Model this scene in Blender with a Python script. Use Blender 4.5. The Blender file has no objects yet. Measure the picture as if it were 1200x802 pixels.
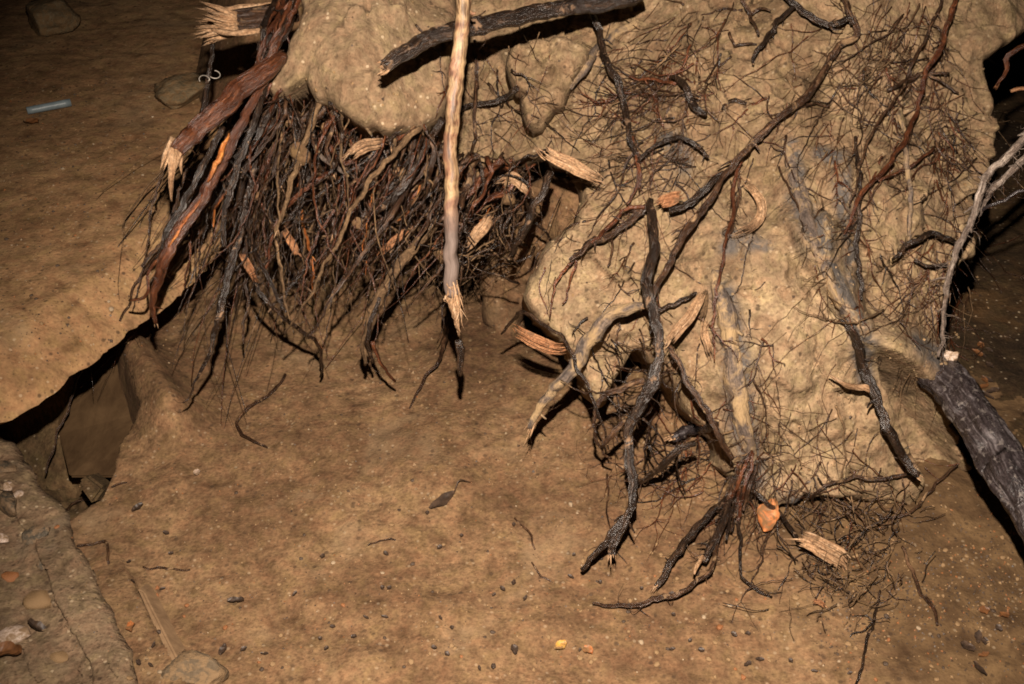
import bpy, bmesh, math, random
import numpy as np
from mathutils import Vector, Matrix
from mathutils.bvhtree import BVHTree

random.seed(11)
RNG = np.random.default_rng(11)
SC = bpy.context.scene
COL = SC.collection

# ------------------------------------------------------------------ camera
FPX, CU, CV = 1287.0, 600.0, 401.0
PITCH = math.radians(35.0)
EYE = np.array([0.0, 0.0, 1.5])
AX = np.array([1.0, 0, 0])
AF = np.array([0, math.cos(PITCH), -math.sin(PITCH)])
AU = np.array([0, math.sin(PITCH), math.cos(PITCH)])
cam = bpy.data.cameras.new('camera')
cam.sensor_width = 36.0
cam.lens = 36.0 * FPX / 1200.0
cam.clip_start = 0.05
cam.clip_end = 500.0
camo = bpy.data.objects.new('camera', cam)
COL.objects.link(camo)
camo.location = EYE
camo.rotation_euler = (math.pi / 2 - PITCH, 0, 0)
SC.camera = camo

# ------------------------------------------------------------------ night sky
W = bpy.data.worlds.new('World')
SC.world = W
W.use_nodes = True
wn = W.node_tree
bg = wn.nodes['Background']
sky = wn.nodes.new('ShaderNodeTexSky')
sky.sky_type = 'NISHITA'
sky.sun_disc = False
sky.sun_elevation = math.radians(-3.0)
sky.sun_rotation = math.radians(0.0)
wn.links.new(sky.outputs[0], bg.inputs['Color'])
bg.inputs['Strength'].default_value = 0.05

# ------------------------------------------------------------------ the camera's own flash: the one key light of this night photograph
fl = bpy.data.lights.new('flash', 'SPOT')
fl.energy = 570.0
fl.color = (1.0, 0.85, 0.71)
fl.spot_size = math.radians(79)
fl.spot_blend = 0.9
fl.shadow_soft_size = 0.016
flo = bpy.data.objects.new('flash', fl)
COL.objects.link(flo)
flo.location = EYE + 0.30 * AU
_aim = EYE + 2.1 * (AF + (690 - CU) / FPX * AX - (400 - CV) / FPX * AU)
flo.rotation_euler = (Vector(_aim) - Vector(flo.location)).to_track_quat('-Z', 'Y').to_euler()

SC.view_settings.view_transform = 'Standard'
SC.view_settings.look = 'None'
SC.view_settings.exposure = 0.0
SC.view_settings.gamma = 1.0
SC.view_settings.use_curve_mapping = False
SC.cycles.filter_width = 1.8
SC.cycles.max_bounces = 5
SC.cycles.diffuse_bounces = 3


# ------------------------------------------------------------------ survey: where a ray of the photograph meets the place
def at(u, v, Z):
    u, v, Z = np.asarray(u, float), np.asarray(v, float), np.asarray(Z, float)
    return EYE + Z[..., None] * (AF + ((u - CU) / FPX)[..., None] * AX - ((v - CV) / FPX)[..., None] * AU)


def on_level(u, v, z):
    d = AF + (u - CU) / FPX * AX - (v - CV) / FPX * AU
    return EYE + (z - EYE[2]) / d[2] * d


# ------------------------------------------------------------------ noise
_P = RNG.permutation(512).astype(np.int64)
_G = RNG.normal(size=(512, 3)); _G /= np.linalg.norm(_G, axis=1)[:, None]


def gnoise(p):
    i = np.floor(p).astype(np.int64); f = p - i
    w = f * f * f * (f * (f * 6 - 15) + 10)
    out = np.zeros(len(p))
    for dx in (0, 1):
        for dy in (0, 1):
            for dz in (0, 1):
                h = _P[(_P[(_P[(i[:, 0] + dx) & 511] + i[:, 1] + dy) & 511] + i[:, 2] + dz) & 511]
                g = _G[h]
                d = (f[:, 0] - dx) * g[:, 0] + (f[:, 1] - dy) * g[:, 1] + (f[:, 2] - dz) * g[:, 2]
                ww = (w[:, 0] if dx else 1 - w[:, 0]) * (w[:, 1] if dy else 1 - w[:, 1]) * (w[:, 2] if dz else 1 - w[:, 2])
                out += ww * d
    return out


def fbm(p, scale, octaves=4, gain=0.5, seed=0.0):
    q = np.asarray(p) * scale + seed
    a, s = 1.0, np.zeros(len(q))
    for _ in range(octaves):
        s += a * gnoise(q); q = q * 2.03 + 7.1; a *= gain
    return s


# ------------------------------------------------------------------ linking
def tag(o, label=None, cat=None, group=None, kind=None):
    for k, x in (('label', label), ('category', cat), ('group', group), ('kind', kind)):
        if x: o[k] = x
    return o


def mesh_from(name, V, F, mats, smooth=True, midx=None):
    me = bpy.data.meshes.new(name)
    V = np.asarray(V, dtype=np.float32)
    if isinstance(F, np.ndarray):
        n, k = F.shape
        me.vertices.add(len(V)); me.vertices.foreach_set('co', V.ravel())
        me.loops.add(n * k); me.loops.foreach_set('vertex_index', F.astype(np.int32).ravel())
        me.polygons.add(n)
        me.polygons.foreach_set('loop_start', np.arange(0, n * k, k, dtype=np.int32))
        me.polygons.foreach_set('loop_total', np.full(n, k, dtype=np.int32))
        me.update(calc_edges=True)
    else:
        me.from_pydata([tuple(map(float, x)) for x in V], [], F)
    me.polygons.foreach_set('use_smooth', np.full(len(me.polygons), smooth))
    for m in (mats if isinstance(mats, (list, tuple)) else [mats]): me.materials.append(m)
    if midx is not None: me.polygons.foreach_set('material_index', np.asarray(midx, dtype=np.int32))
    me.validate(); me.update()
    return me


def obj(name, me, parent=None, loc=(0, 0, 0)):
    o = bpy.data.objects.new(name, me); COL.objects.link(o); o.location = loc
    if parent is not None: o.parent = parent
    return o


def build(name, V, F, mats, parent=None, smooth=True, midx=None, origin=None):
    """one mesh object, its origin at its own base; a child sits relative to its thing"""
    V = np.asarray(V, float)
    grain = V[:, 3:6] if V.shape[1] == 6 else None
    V = V[:, :3]
    org = np.array(V[0] if origin is None else origin, float)
    me = mesh_from(name, V - org, F, mats, smooth, midx)
    if grain is not None:
        ga_ = me.attributes.new('grain', 'FLOAT_VECTOR', 'POINT'); ga_.data.foreach_set('vector', np.ascontiguousarray(grain, dtype=np.float32).ravel())
    o = obj(name, me, parent)
    if parent is not None:
        base = np.array(parent.get('_o', (0, 0, 0)), float)
        o.location = org - base
    else:
        o.location = org
    o['_o'] = [float(x) for x in org]
    return o


def empty(name, loc):
    o = bpy.data.objects.new(name, None); COL.objects.link(o); o.location = loc
    o.empty_display_size = 0.05
    o['_o'] = [float(x) for x in loc]
    return o


# ------------------------------------------------------------------ materials
def ramp(nt, src, stops):
    r = nt.nodes.new('ShaderNodeValToRGB')
    el = r.color_ramp.elements
    while len(el) < len(stops): el.new(0.5)
    for e, (p, c) in zip(el, stops):
        e.position = p; e.color = (*c, 1) if len(c) == 3 else c
    nt.links.new(src, r.inputs[0])
    return r.outputs[0]


def noise_node(nt, vec, scale, detail=4, rough=0.6, dist=0.0):
    n = nt.nodes.new('ShaderNodeTexNoise')
    n.inputs['Scale'].default_value = scale; n.inputs['Detail'].default_value = detail
    n.inputs['Roughness'].default_value = rough; n.inputs['Distortion'].default_value = dist
    nt.links.new(vec, n.inputs['Vector'])
    return n.outputs['Fac']


def mix(nt, fac, a, b, mode='MIX'):
    m = nt.nodes.new('ShaderNodeMix'); m.data_type = 'RGBA'; m.blend_type = mode
    for s, x in ((m.inputs[0], fac), (m.inputs[6], a), (m.inputs[7], b)):
        if isinstance(x, (int, float)): s.default_value = x
        elif isinstance(x, tuple): s.default_value = (*x, 1)
        else: nt.links.new(x, s)
    return m.outputs[2]


def base_mat(name):
    m = bpy.data.materials.new(name); m.use_nodes = True
    nt = m.node_tree
    b = nt.nodes['Principled BSDF']
    tc = nt.nodes.new('ShaderNodeTexCoord')
    return m, nt, b, tc


def stretch(nt, vec, s):
    mp = nt.nodes.new('ShaderNodeMapping'); mp.inputs['Scale'].default_value = s
    nt.links.new(vec, mp.inputs['Vector'])
    return mp.outputs[0]


def bump(nt, b, h, strength, dist, prev=None):
    n = nt.nodes.new('ShaderNodeBump'); n.inputs['Strength'].default_value = strength
    n.inputs['Distance'].default_value = dist
    nt.links.new(h, n.inputs['Height'])
    if prev: nt.links.new(prev, n.inputs['Normal'])
    nt.links.new(n.outputs[0], b.inputs['Normal'])
    return n.outputs[0]


def soil(name, dark, mid, light, speck_dark=0.6, speck_light=0.5, tint=None, kinds=False, stains=False, bumpy=0.8, grain=1.0, rough=0.92, spec=0.15):
    m, nt, b, tc = base_mat(name)
    g = nt.nodes.new('ShaderNodeNewGeometry'); P = g.outputs['Position']
    n1 = noise_node(nt, P, 2.6, 6, 0.62, 0.4)
    n2 = noise_node(nt, P, 19, 6, 0.65, 0.3)
    n3 = noise_node(nt, P, 150, 3, 0.6)
    c = ramp(nt, n1, [(0.30, dark), (0.5, mid), (0.72, light)])
    c2 = ramp(nt, n2, [(0.30, (0.42, 0.38, 0.35)), (0.48, (0.92, 0.92, 0.92)), (0.70, (1.28, 1.28, 1.25))])
    c = mix(nt, 0.85, c, c2, 'MULTIPLY')
    c3 = ramp(nt, n3, [(0.3, (0.55, 0.52, 0.5)), (0.5, (1, 1, 1)), (0.7, (1.35, 1.33, 1.3))])
    c = mix(nt, min(1.0, 0.6 * grain), c, c3, 'MULTIPLY')
    n8 = noise_node(nt, P, 68, 4, 0.7, 0.3)
    c = mix(nt, min(1.0, 0.5 * grain), c, ramp(nt, n8, [(0.36, (0.60, 0.55, 0.51)), (0.50, (1, 1, 1)), (0.64, (1.32, 1.32, 1.28))]), 'MULTIPLY')
    n6 = noise_node(nt, P, 31, 3, 0.6, 0.4)
    c = mix(nt, 0.45, c, ramp(nt, n6, [(0.34, (1.12, 0.95, 0.95)), (0.5, (1, 1, 1)), (0.66, (0.93, 1.03, 0.86))]), 'MULTIPLY')
    if tint:
        n4 = noise_node(nt, P, 5.5, 5, 0.6, 0.5)
        f = ramp(nt, n4, [(0.56, (0, 0, 0)), (0.72, (1, 1, 1))])
        f2 = nt.nodes.new('ShaderNodeMath'); f2.operation = 'MULTIPLY'; f2.inputs[1].default_value = 0.55
        nt.links.new(f, f2.inputs[0])
        c = mix(nt, f2.outputs[0], c, tint)
    if kinds:
        # darker rusty gravel soil where the pit floor's own mix of soil changes
        at_ = nt.nodes.new('ShaderNodeAttribute'); at_.attribute_name = 'gravel_soil'
        c = mix(nt, at_.outputs['Fac'], c, ramp(nt, n2, [(0.3, (0.045, 0.025, 0.012)), (0.5, (0.092, 0.055, 0.026)), (0.7, (0.155, 0.096, 0.045))]))
    if stains:
        # blue grey rot stains left by dead roots
        at_ = nt.nodes.new('ShaderNodeAttribute'); at_.attribute_name = 'rot_stain'
        mu_ = nt.nodes.new('ShaderNodeMath'); mu_.operation = 'MULTIPLY'
        nt.links.new(at_.outputs['Fac'], mu_.inputs[0]); nt.links.new(ramp(nt, noise_node(nt, P, 34, 5, 0.7, 0.6), [(0.36, (0, 0, 0)), (0.52, (1, 1, 1))]), mu_.inputs[1])
        c = mix(nt, mu_.outputs[0], c, mix(nt, n3, (0.034, 0.031, 0.030), (0.125, 0.108, 0.094)))
    # dark crumbs and pale grains
    for sc_, thr, colr, amt, rad in ((55, 0.80, (0.035, 0.022, 0.014), speck_dark, 0.30), (85, 0.86, (0.55, 0.44, 0.30), speck_light, 0.32),
                                     (140, 0.72, (0.06, 0.038, 0.022), speck_dark * 0.8, 0.34)):
        vo = nt.nodes.new('ShaderNodeTexVoronoi'); vo.inputs['Scale'].default_value = sc_
        nt.links.new(P, vo.inputs['Vector'])
        sep = nt.nodes.new('ShaderNodeSeparateColor'); nt.links.new(vo.outputs['Color'], sep.inputs[0])
        gt = nt.nodes.new('ShaderNodeMath'); gt.operation = 'GREATER_THAN'; gt.inputs[1].default_value = thr
        nt.links.new(sep.outputs[0], gt.inputs[0])
        dd = ramp(nt, vo.outputs['Distance'], [(rad * 0.55, (1, 1, 1)), (rad, (0, 0, 0))])
        mu = nt.nodes.new('ShaderNodeMath'); mu.operation = 'MULTIPLY'
        nt.links.new(gt.outputs[0], mu.inputs[0]); nt.links.new(dd, mu.inputs[1])
        mu2 = nt.nodes.new('ShaderNodeMath'); mu2.operation = 'MULTIPLY'; mu2.inputs[1].default_value = amt
        nt.links.new(mu.outputs[0], mu2.inputs[0])
        c = mix(nt, mu2.outputs[0], c, colr)
    nt.links.new(c, b.inputs['Base Color'])
    b.inputs['Roughness'].default_value = rough
    b.inputs['Specular IOR Level'].default_value = spec
    pv = bump(nt, b, n2, bumpy, 0.014)
    pv = bump(nt, b, n3, 0.55 * grain, 0.004, pv)
    return m


def bark(name, cols, rough=0.45, spec=0.5, along=(30, 30, 6), patch=None, patch_at=(0.55, 0.62), patch_scale=28, bstr=1.0, fine=150):
    m, nt, b, tc = base_mat(name)
    O = tc.outputs['Object']
    ga_ = nt.nodes.new('ShaderNodeAttribute'); ga_.attribute_name = 'grain'; GR = ga_.outputs['Vector']
    n1 = noise_node(nt, GR, fine, 5, 0.68, 0.5)
    n2 = noise_node(nt, O, 190, 3, 0.65)
    n5 = noise_node(nt, O, 9, 3, 0.5)
    c = ramp(nt, n1, [(0.30, cols[0]), (0.52, cols[1]), (0.72, cols[2])])
    c = mix(nt, 0.8, c, ramp(nt, n2, [(0.3, (0.4, 0.4, 0.4)), (0.5, (0.95, 0.95, 0.95)), (0.7, (1.6, 1.6, 1.6))]), 'MULTIPLY')
    c = mix(nt, 0.6, c, ramp(nt, n5, [(0.3, (0.6, 0.55, 0.55)), (0.7, (1.35, 1.3, 1.25))]), 'MULTIPLY')
    if patch:
        n3 = noise_node(nt, O, patch_scale, 4, 0.65, 0.6)
        f = ramp(nt, n3, [(patch_at[0], (0, 0, 0)), (patch_at[1], (1, 1, 1))])
        c = mix(nt, f, c, patch)
        rr = ramp(nt, f, [(0, (rough,) * 3), (1, (0.85,) * 3)])
        nt.links.new(rr, b.inputs['Roughness'])
    else:
        b.inputs['Roughness'].default_value = rough
    nt.links.new(c, b.inputs['Base Color'])
    b.inputs['Specular IOR Level'].default_value = spec
    pv = bump(nt, b, n1, bstr, 0.010)
    bump(nt, b, n2, 0.4, 0.002, pv)
    return m


def plain(name, a, bcol, scale=40, rough=0.6, spec=0.4, bstr=0.4, bd=0.003, dirt=None):
    m, nt, b, tc = base_mat(name)
    n = noise_node(nt, tc.outputs['Object'], scale, 5, 0.65, 0.3)
    c = ramp(nt, n, [(0.32, a), (0.68, bcol)])
    if dirt:
        g = nt.nodes.new('ShaderNodeNewGeometry')
        c = mix(nt, ramp(nt, noise_node(nt, g.outputs['Position'], 55, 5, 0.7, 0.5), [(0.44, (0, 0, 0)), (0.56, (1, 1, 1))]), c, dirt)
    nt.links.new(c, b.inputs['Base Color'])
    b.inputs['Roughness'].default_value = rough
    b.inputs['Specular IOR Level'].default_value = spec
    bump(nt, b, n, bstr, bd)
    return m


M = {}
M['wall'] = soil('packed_sandy_soil', (0.128, 0.084, 0.047), (0.205, 0.142, 0.083), (0.290, 0.210, 0.128), 0.7, 0.25, grain=1.05, tint=(0.115, 0.080, 0.052), bumpy=0.7, stains=True)
M['clod'] = soil('dry_grey_soil', (0.135, 0.089, 0.051), (0.190, 0.130, 0.077), (0.245, 0.174, 0.106), 0.45, 0.5, grain=0.8, tint=(0.165, 0.100, 0.055))
M['floor'] = soil('damp_sandy_soil', (0.086, 0.048, 0.025), (0.148, 0.088, 0.046), (0.220, 0.139, 0.075), 0.6, 0.2, grain=1.1, tint=(0.235, 0.163, 0.094), bumpy=0.35, kinds=True)
M['upper'] = soil('damp_brown_soil', (0.19, 0.108, 0.052), (0.27, 0.160, 0.080), (0.33, 0.210, 0.108), 0.7, 0.3, grain=0.7, tint=(0.22, 0.15, 0.085), bumpy=0.5)
M['litter'] = soil('dark_humus', (0.020, 0.012, 0.007), (0.040, 0.025, 0.012), (0.075, 0.045, 0.020), 0.8, 0.4, tint=(0.10, 0.05, 0.018))
M['hole'] = soil('dark_hole_soil', (0.05, 0.034, 0.018), (0.085, 0.056, 0.028), (0.13, 0.085, 0.042), 0.6, 0.3)  # darker soil colour for the inside of the hole
M['black'] = bark('wet_black_bark', [(0.006, 0.004, 0.003), (0.020, 0.012, 0.008), (0.085, 0.050, 0.030)], 0.27, 0.6, patch=(0.22, 0.13, 0.07), patch_at=(0.61, 0.68))
M['brown'] = bark('brown_root_bark', [(0.010, 0.006, 0.004), (0.044, 0.022, 0.012), (0.175, 0.100, 0.055)], 0.32, 0.5, patch=(0.26, 0.16, 0.08), patch_at=(0.60, 0.68))
M['red'] = bark('red_brown_bark', [(0.020, 0.007, 0.004), (0.080, 0.027, 0.012), (0.22, 0.086, 0.038)], 0.28, 0.6)
M['grey'] = bark('mottled_grey_bark', [(0.008, 0.006, 0.006), (0.030, 0.024, 0.025), (0.13, 0.118, 0.122)], 0.24, 0.65, patch=(0.26, 0.225, 0.20), patch_at=(0.57, 0.76), patch_scale=55, fine=150, bstr=0.6)
M['smear'] = bark('soil_smeared_bark', [(0.045, 0.037, 0.034), (0.11, 0.085, 0.068), (0.24, 0.165, 0.098)], 0.75, 0.25, patch=(0.30, 0.205, 0.108), patch_at=(0.46, 0.60), patch_scale=22, fine=70)
M['dusty'] = bark('soil_coated_root', [(0.055, 0.034, 0.019), (0.135, 0.085, 0.046), (0.26, 0.172, 0.092)], 0.85, 0.15)
M['white'] = bark('pale_mouldy_bark', [(0.04, 0.028, 0.023), (0.15, 0.115, 0.092), (0.44, 0.38, 0.32)], 0.5, 0.35, patch=(0.10, 0.06, 0.038), patch_at=(0.55, 0.66))
M['pale'] = bark('pale_torn_wood', [(0.16, 0.080, 0.038), (0.38, 0.235, 0.13), (0.56, 0.41, 0.27)], 0.6, 0.3, bstr=1.0, patch=(0.17, 0.10, 0.05), patch_at=(0.58, 0.68), patch_scale=40)
M['orange'] = bark('orange_torn_wood', [(0.20, 0.075, 0.028), (0.34, 0.16, 0.075), (0.50, 0.29, 0.15)], 0.55, 0.35, bstr=1.0, patch=(0.15, 0.08, 0.04), patch_at=(0.56, 0.66), patch_scale=40)
M['glint'] = bark('painted_orange_glint', [(0.08, 0.022, 0.008), (0.30, 0.095, 0.022), (0.58, 0.25, 0.065)], 0.35, 0.5, patch=(0.06, 0.022, 0.01), patch_at=(0.58, 0.68), patch_scale=50)  # orange highlights on the roots, painted as a colour
M['concrete'] = soil('dirty_mortar', (0.105, 0.070, 0.042), (0.165, 0.114, 0.070), (0.240, 0.172, 0.110), 0.7, 0.4, tint=(0.14, 0.115, 0.085))
M['slate'] = plain('dark_slate', (0.038, 0.022, 0.011), (0.088, 0.054, 0.027), 9, 0.95, 0.05, 0.9, 0.01)
M['board'] = plain('soil_caked_board', (0.16, 0.10, 0.055), (0.28, 0.18, 0.10), 30, 0.9, 0.15)
M['stone_pale'] = plain('pale_pebble', (0.20, 0.14, 0.085), (0.38, 0.29, 0.19), 60, 0.6, 0.4)
M['stone_tan'] = plain('tan_pebble', (0.15, 0.092, 0.045), (0.29, 0.185, 0.092), 60, 0.7, 0.3)
M['stone_dark'] = plain('dark_pebble', (0.03, 0.02, 0.014), (0.085, 0.055, 0.035), 60, 0.55, 0.4)
M['stone_rust'] = plain('rusty_pebble', (0.15, 0.055, 0.02), (0.30, 0.125, 0.045), 60, 0.6, 0.4)
M['stone_green'] = plain('green_grey_stone', (0.028, 0.027, 0.022), (0.12, 0.095, 0.065), 3, 0.6, 0.35, 0.5, 0.02, dirt=(0.19, 0.125, 0.072))
M['stone_drab'] = plain('drab_stone', (0.075, 0.055, 0.034), (0.15, 0.11, 0.07), 3, 0.8, 0.2, 0.5, 0.02, dirt=(0.20, 0.13, 0.07))
M['stone_grey'] = plain('yellow_grey_rock', (0.10, 0.075, 0.042), (0.25, 0.185, 0.11), 2.6, 0.9, 0.1, 0.5, 0.03, dirt=(0.19, 0.12, 0.06))
M['shell'] = plain('pinkish_white_chip', (0.22, 0.15, 0.10), (0.58, 0.46, 0.38), 4, 0.4, 0.5, dirt=(0.22, 0.145, 0.085))
M['leaf_orange'] = plain('orange_leaf', (0.20, 0.055, 0.014), (0.52, 0.20, 0.07), 60, 0.55, 0.3, dirt=(0.17, 0.09, 0.04))
M['leaf_yellow'] = plain('yellow_leaf', (0.38, 0.19, 0.03), (0.55, 0.33, 0.08), 60, 0.5, 0.3, dirt=(0.19, 0.11, 0.05))
M['leaf_dark'] = plain('dark_leaf', (0.018, 0.012, 0.009), (0.07, 0.042, 0.026), 50, 0.5, 0.4)
M['leaf_brown'] = plain('brown_leaf', (0.07, 0.030, 0.012), (0.19, 0.080, 0.028), 50, 0.5, 0.4)
M['plastic'] = plain('blue_plastic', (0.13, 0.17, 0.19), (0.22, 0.27, 0.29), 30, 0.4, 0.5)
M['wire'] = plain('pale_wire', (0.22, 0.19, 0.16), (0.48, 0.44, 0.38), 30, 0.3, 0.6)


def stick_material():
    m, nt, b, tc = base_mat('peeled_stick_wood')
    O = tc.outputs['Object']
    s1 = noise_node(nt, stretch(nt, O, (8, 8, 9)), 1.6, 4, 0.6, 0.5)
    c = ramp(nt, s1, [(0.30, (0.10, 0.048, 0.034)), (0.42, (0.22, 0.115, 0.068)), (0.55, (0.36, 0.25, 0.135)), (0.70, (0.19, 0.078, 0.054))])
    ga_ = nt.nodes.new('ShaderNodeAttribute'); ga_.attribute_name = 'grain'
    n2 = noise_node(nt, ga_.outputs['Vector'], 110, 5, 0.72, 0.8)
    c = mix(nt, 0.85, c, ramp(nt, n2, [(0.40, (0.14, 0.10, 0.09)), (0.51, (0.85, 0.82, 0.8)), (0.7, (1.25, 1.25, 1.2))]), 'MULTIPLY')
    # the bark is left on towards the lower end
    sx = nt.nodes.new('ShaderNodeSeparateXYZ'); nt.links.new(O, sx.inputs[0])
    ad = nt.nodes.new('ShaderNodeMath'); ad.operation = 'MULTIPLY_ADD'; ad.inputs[1].default_value = 0.10; ad.inputs[2].default_value = 0.0
    nt.links.new(noise_node(nt, O, 14, 3), ad.inputs[0])
    su = nt.nodes.new('ShaderNodeMath'); su.operation = 'SUBTRACT'
    nt.links.new(sx.outputs[2], su.inputs[0]); nt.links.new(ad.outputs[0], su.inputs[1])
    mr = nt.nodes.new('ShaderNodeMapRange')
    mr.inputs[1].default_value = -0.45; mr.inputs[2].default_value = -0.39
    mr.inputs[3].default_value = 1.0; mr.inputs[4].default_value = 0.0
    nt.links.new(su.outputs[0], mr.inputs[0])
    c = mix(nt, mr.outputs[0], c, mix(nt, n2, (0.02, 0.014, 0.012), (0.26, 0.195, 0.165)))
    nt.links.new(c, b.inputs['Base Color'])
    b.inputs['Roughness'].default_value = 0.5
    b.inputs['Specular IOR Level'].default_value = 0.4
    bump(nt, b, n2, 0.5, 0.003)
    return m


M['stick'] = stick_material()

SURF = []            # (verts, quads) of the earth surfaces, for finding where things lie


# ================================================================== EARTH
def grid_faces(nu, nv):
    i = np.arange((nu - 1) * (nv - 1)); r, c = i // (nu - 1), i % (nu - 1)
    a = r * nu + c
    return np.stack([a, a + 1, a + 1 + nu, a + nu], 1)


def pip(px, py, poly):
    ins = np.zeros(px.shape, bool)
    for (x0, y0), (x1, y1) in zip(poly, np.roll(poly, -1, 0)):
        c = (y0 > py) != (y1 > py)
        ins ^= c & (px < (x1 - x0) * (py - y0) / (y1 - y0 + 1e-12) + x0)
    return ins


def pdist(pts, poly):
    best = np.full(len(pts), 1e18); near = np.zeros((len(pts), 2))
    for a, b in zip(poly, np.roll(poly, -1, 0)):
        ab = b - a
        t = np.clip(((pts - a) @ ab) / (ab @ ab + 1e-12), 0, 1)
        q = a + t[:, None] * ab
        d = ((pts - q) ** 2).sum(1)
        m = d < best; best[m] = d[m]; near[m] = q[m]
    return np.sqrt(best), near


def rough_poly(poly, step=9, amp=2.5, seed=0.0):
    out = []
    poly = np.asarray(poly, float)
    for a, b in zip(poly, np.roll(poly, -1, 0)):
        n = max(1, int(np.linalg.norm(b - a) / step))
        for k in range(n): out.append(a + (b - a) * k / n)
    out = np.array(out)
    q = np.c_[out / 16.0, np.full(len(out), seed)]
    out[:, 0] += amp * 2 * fbm(q, 1.0, 3, 0.6, 3.3); out[:, 1] += amp * 2 * fbm(q, 1.0, 3, 0.6, 9.9)
    return out


def shepard(ctrl, sig):
    ctrl = np.array(ctrl, float)

    def f(u, v):
        w = np.exp(-((u[:, None] - ctrl[:, 0]) ** 2 + (v[:, None] - ctrl[:, 1]) ** 2) / (2 * sig * sig)) + 1e-9
        return (w * ctrl[:, 2]).sum(1) / w.sum(1)
    return f


def facets(X, size, h, tilt, seed):
    """broken faces: every cell of earth sits at its own height and tilt"""
    r = np.random.default_rng(int(seed * 10) + 3)
    Y = X + 0.35 * size * np.c_[fbm(X, 1.1 / size, 2, 0.5, seed), fbm(X, 1.1 / size, 2, 0.5, seed + 31), fbm(X, 1.1 / size, 2, 0.5, seed + 77)]
    lo, hi = Y.min(0), Y.max(0)
    pick = Y[r.integers(0, len(Y), max(8, int(1.3 * np.ptp(Y[:, 0]) * math.hypot(np.ptp(Y[:, 1]), np.ptp(Y[:, 2])) / size ** 2)))]
    best = np.full(len(Y), 1e9); idx = np.zeros(len(Y), int)
    for k, c in enumerate(pick):
        d = ((Y - c) ** 2).sum(1); m = d < best
        best[m] = d[m]; idx[m] = k
    hh = r.normal(size=len(pick)) * h; tt = r.normal(size=(len(pick), 3)) * tilt
    return hh[idx] + ((Y - pick[idx]) * tt[idx]).sum(1)


def earth_mass(name, poly, depth, mat, thick, R=22, drop=0.05, step=3.0, amp=0.02, fine=0.004, parent=None, seed=0.0, edge_amp=2.5, streak=0.0, extra=None, lumps=0.012, push=None, facet=0.8, stain=None):
    """a solid of earth: rounded broken outline, lumpy face, real thickness behind it"""
    P = rough_poly(poly, amp=edge_amp, seed=seed)
    (u0, v0), (u1, v1) = P.min(0) - step, P.max(0) + step
    us, vs = np.arange(u0, u1 + step, step), np.arange(v0, v1 + step, step)
    nu, nv = len(us), len(vs)
    U, Vv = np.meshgrid(us, vs); U, Vv = U.ravel(), Vv.ravel()
    F = grid_faces(nu, nv)
    keep = pip(U[F].mean(1), Vv[F].mean(1), P)
    F = F[keep]
    used = np.unique(F)
    remap = np.full(len(U), -1); remap[used] = np.arange(len(used))
    F = remap[F]; U, Vv = U[used], Vv[used]
    cnt = np.bincount(F.ravel(), minlength=len(used)); bd = cnt < 4
    d, near = pdist(np.c_[U, Vv], P)
    U[bd], Vv[bd] = near[bd, 0], near[bd, 1]; d[bd] = 0
    Z = depth(U, Vv)
    X = at(U, Vv, Z)
    rel = amp * fbm(X, 5.0, 4, 0.55, seed) + fine * fbm(X, 45.0, 3, 0.6, seed + 5)
    if lumps: rel -= lumps * np.abs(fbm(X, 9.0, 4, 0.55, seed + 8)) + 0.22 * lumps * np.abs(fbm(X, 26.0, 3, 0.55, seed + 4))
    if facet:
        mk = np.clip(0.55 + 1.6 * fbm(X, 4.5, 3, 0.5, seed + 40), 0.12, 1.0)
        rel += facet * mk * (facets(X, 0.11, 0.010, 0.26, seed + 1) + facets(X, 0.035, 0.0026, 0.16, seed + 2))
    if streak: rel += streak * fbm(X * np.array([1, .35, .35]), 16.0, 3, 0.55, seed + 2)
    if extra is not None: rel += extra(U, Vv)
    t = np.clip(1 - d / R, 0, 1)
    rel += drop * (1 - np.sqrt(np.clip(1 - t * t, 0, 1)))
    X = X + rel[:, None] * AF
    n = len(X)
    shrink = X.mean(0)
    B = X + (thick * AF if push is None else np.asarray(push, float))
    E = np.concatenate([F[:, [0, 1]], F[:, [1, 2]], F[:, [2, 3]], F[:, [3, 0]]])
    key = np.sort(E, 1); code = key[:, 0] * n + key[:, 1]
    uq, idx, c = np.unique(code, return_index=True, return_counts=True)
    be = E[idx[c == 1]]
    S = np.stack([be[:, 1], be[:, 0], be[:, 0] + n, be[:, 1] + n], 1)
    AllF = np.concatenate([F[:, ::-1], S[:, ::-1], F + n])
    o = build(name, np.concatenate([X, B]), AllF, mat, parent, origin=X[np.argmax(X[:, 2] * -1)])
    if stain is not None:
        ga = o.data.attributes.new('rot_stain', 'FLOAT', 'POINT'); sv = stain(U, Vv).astype(np.float32); ga.data.foreach_set('value', np.concatenate([sv, sv]))
    SURF.append((X, F))
    return o


# ---- pit floor, running up into the back of the hollow under the root ball
HOLE = np.array([on_level(u, v, 0.0)[:2] for u, v in
                 ((-120, 470), (0, 470), (60, 432), (115, 390), (128, 400), (152, 440), (168, 488), (140, 520), (134, 545), (118, 580), (78, 606), (40, 600), (-60, 640), (-160, 640))])
LEDGE = np.array([on_level(u, v, 0.25)[:2] for u, v in ((0, 478), (35, 462), (70, 438), (105, 412), (150, 376), (190, 347), (222, 320))])


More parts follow.
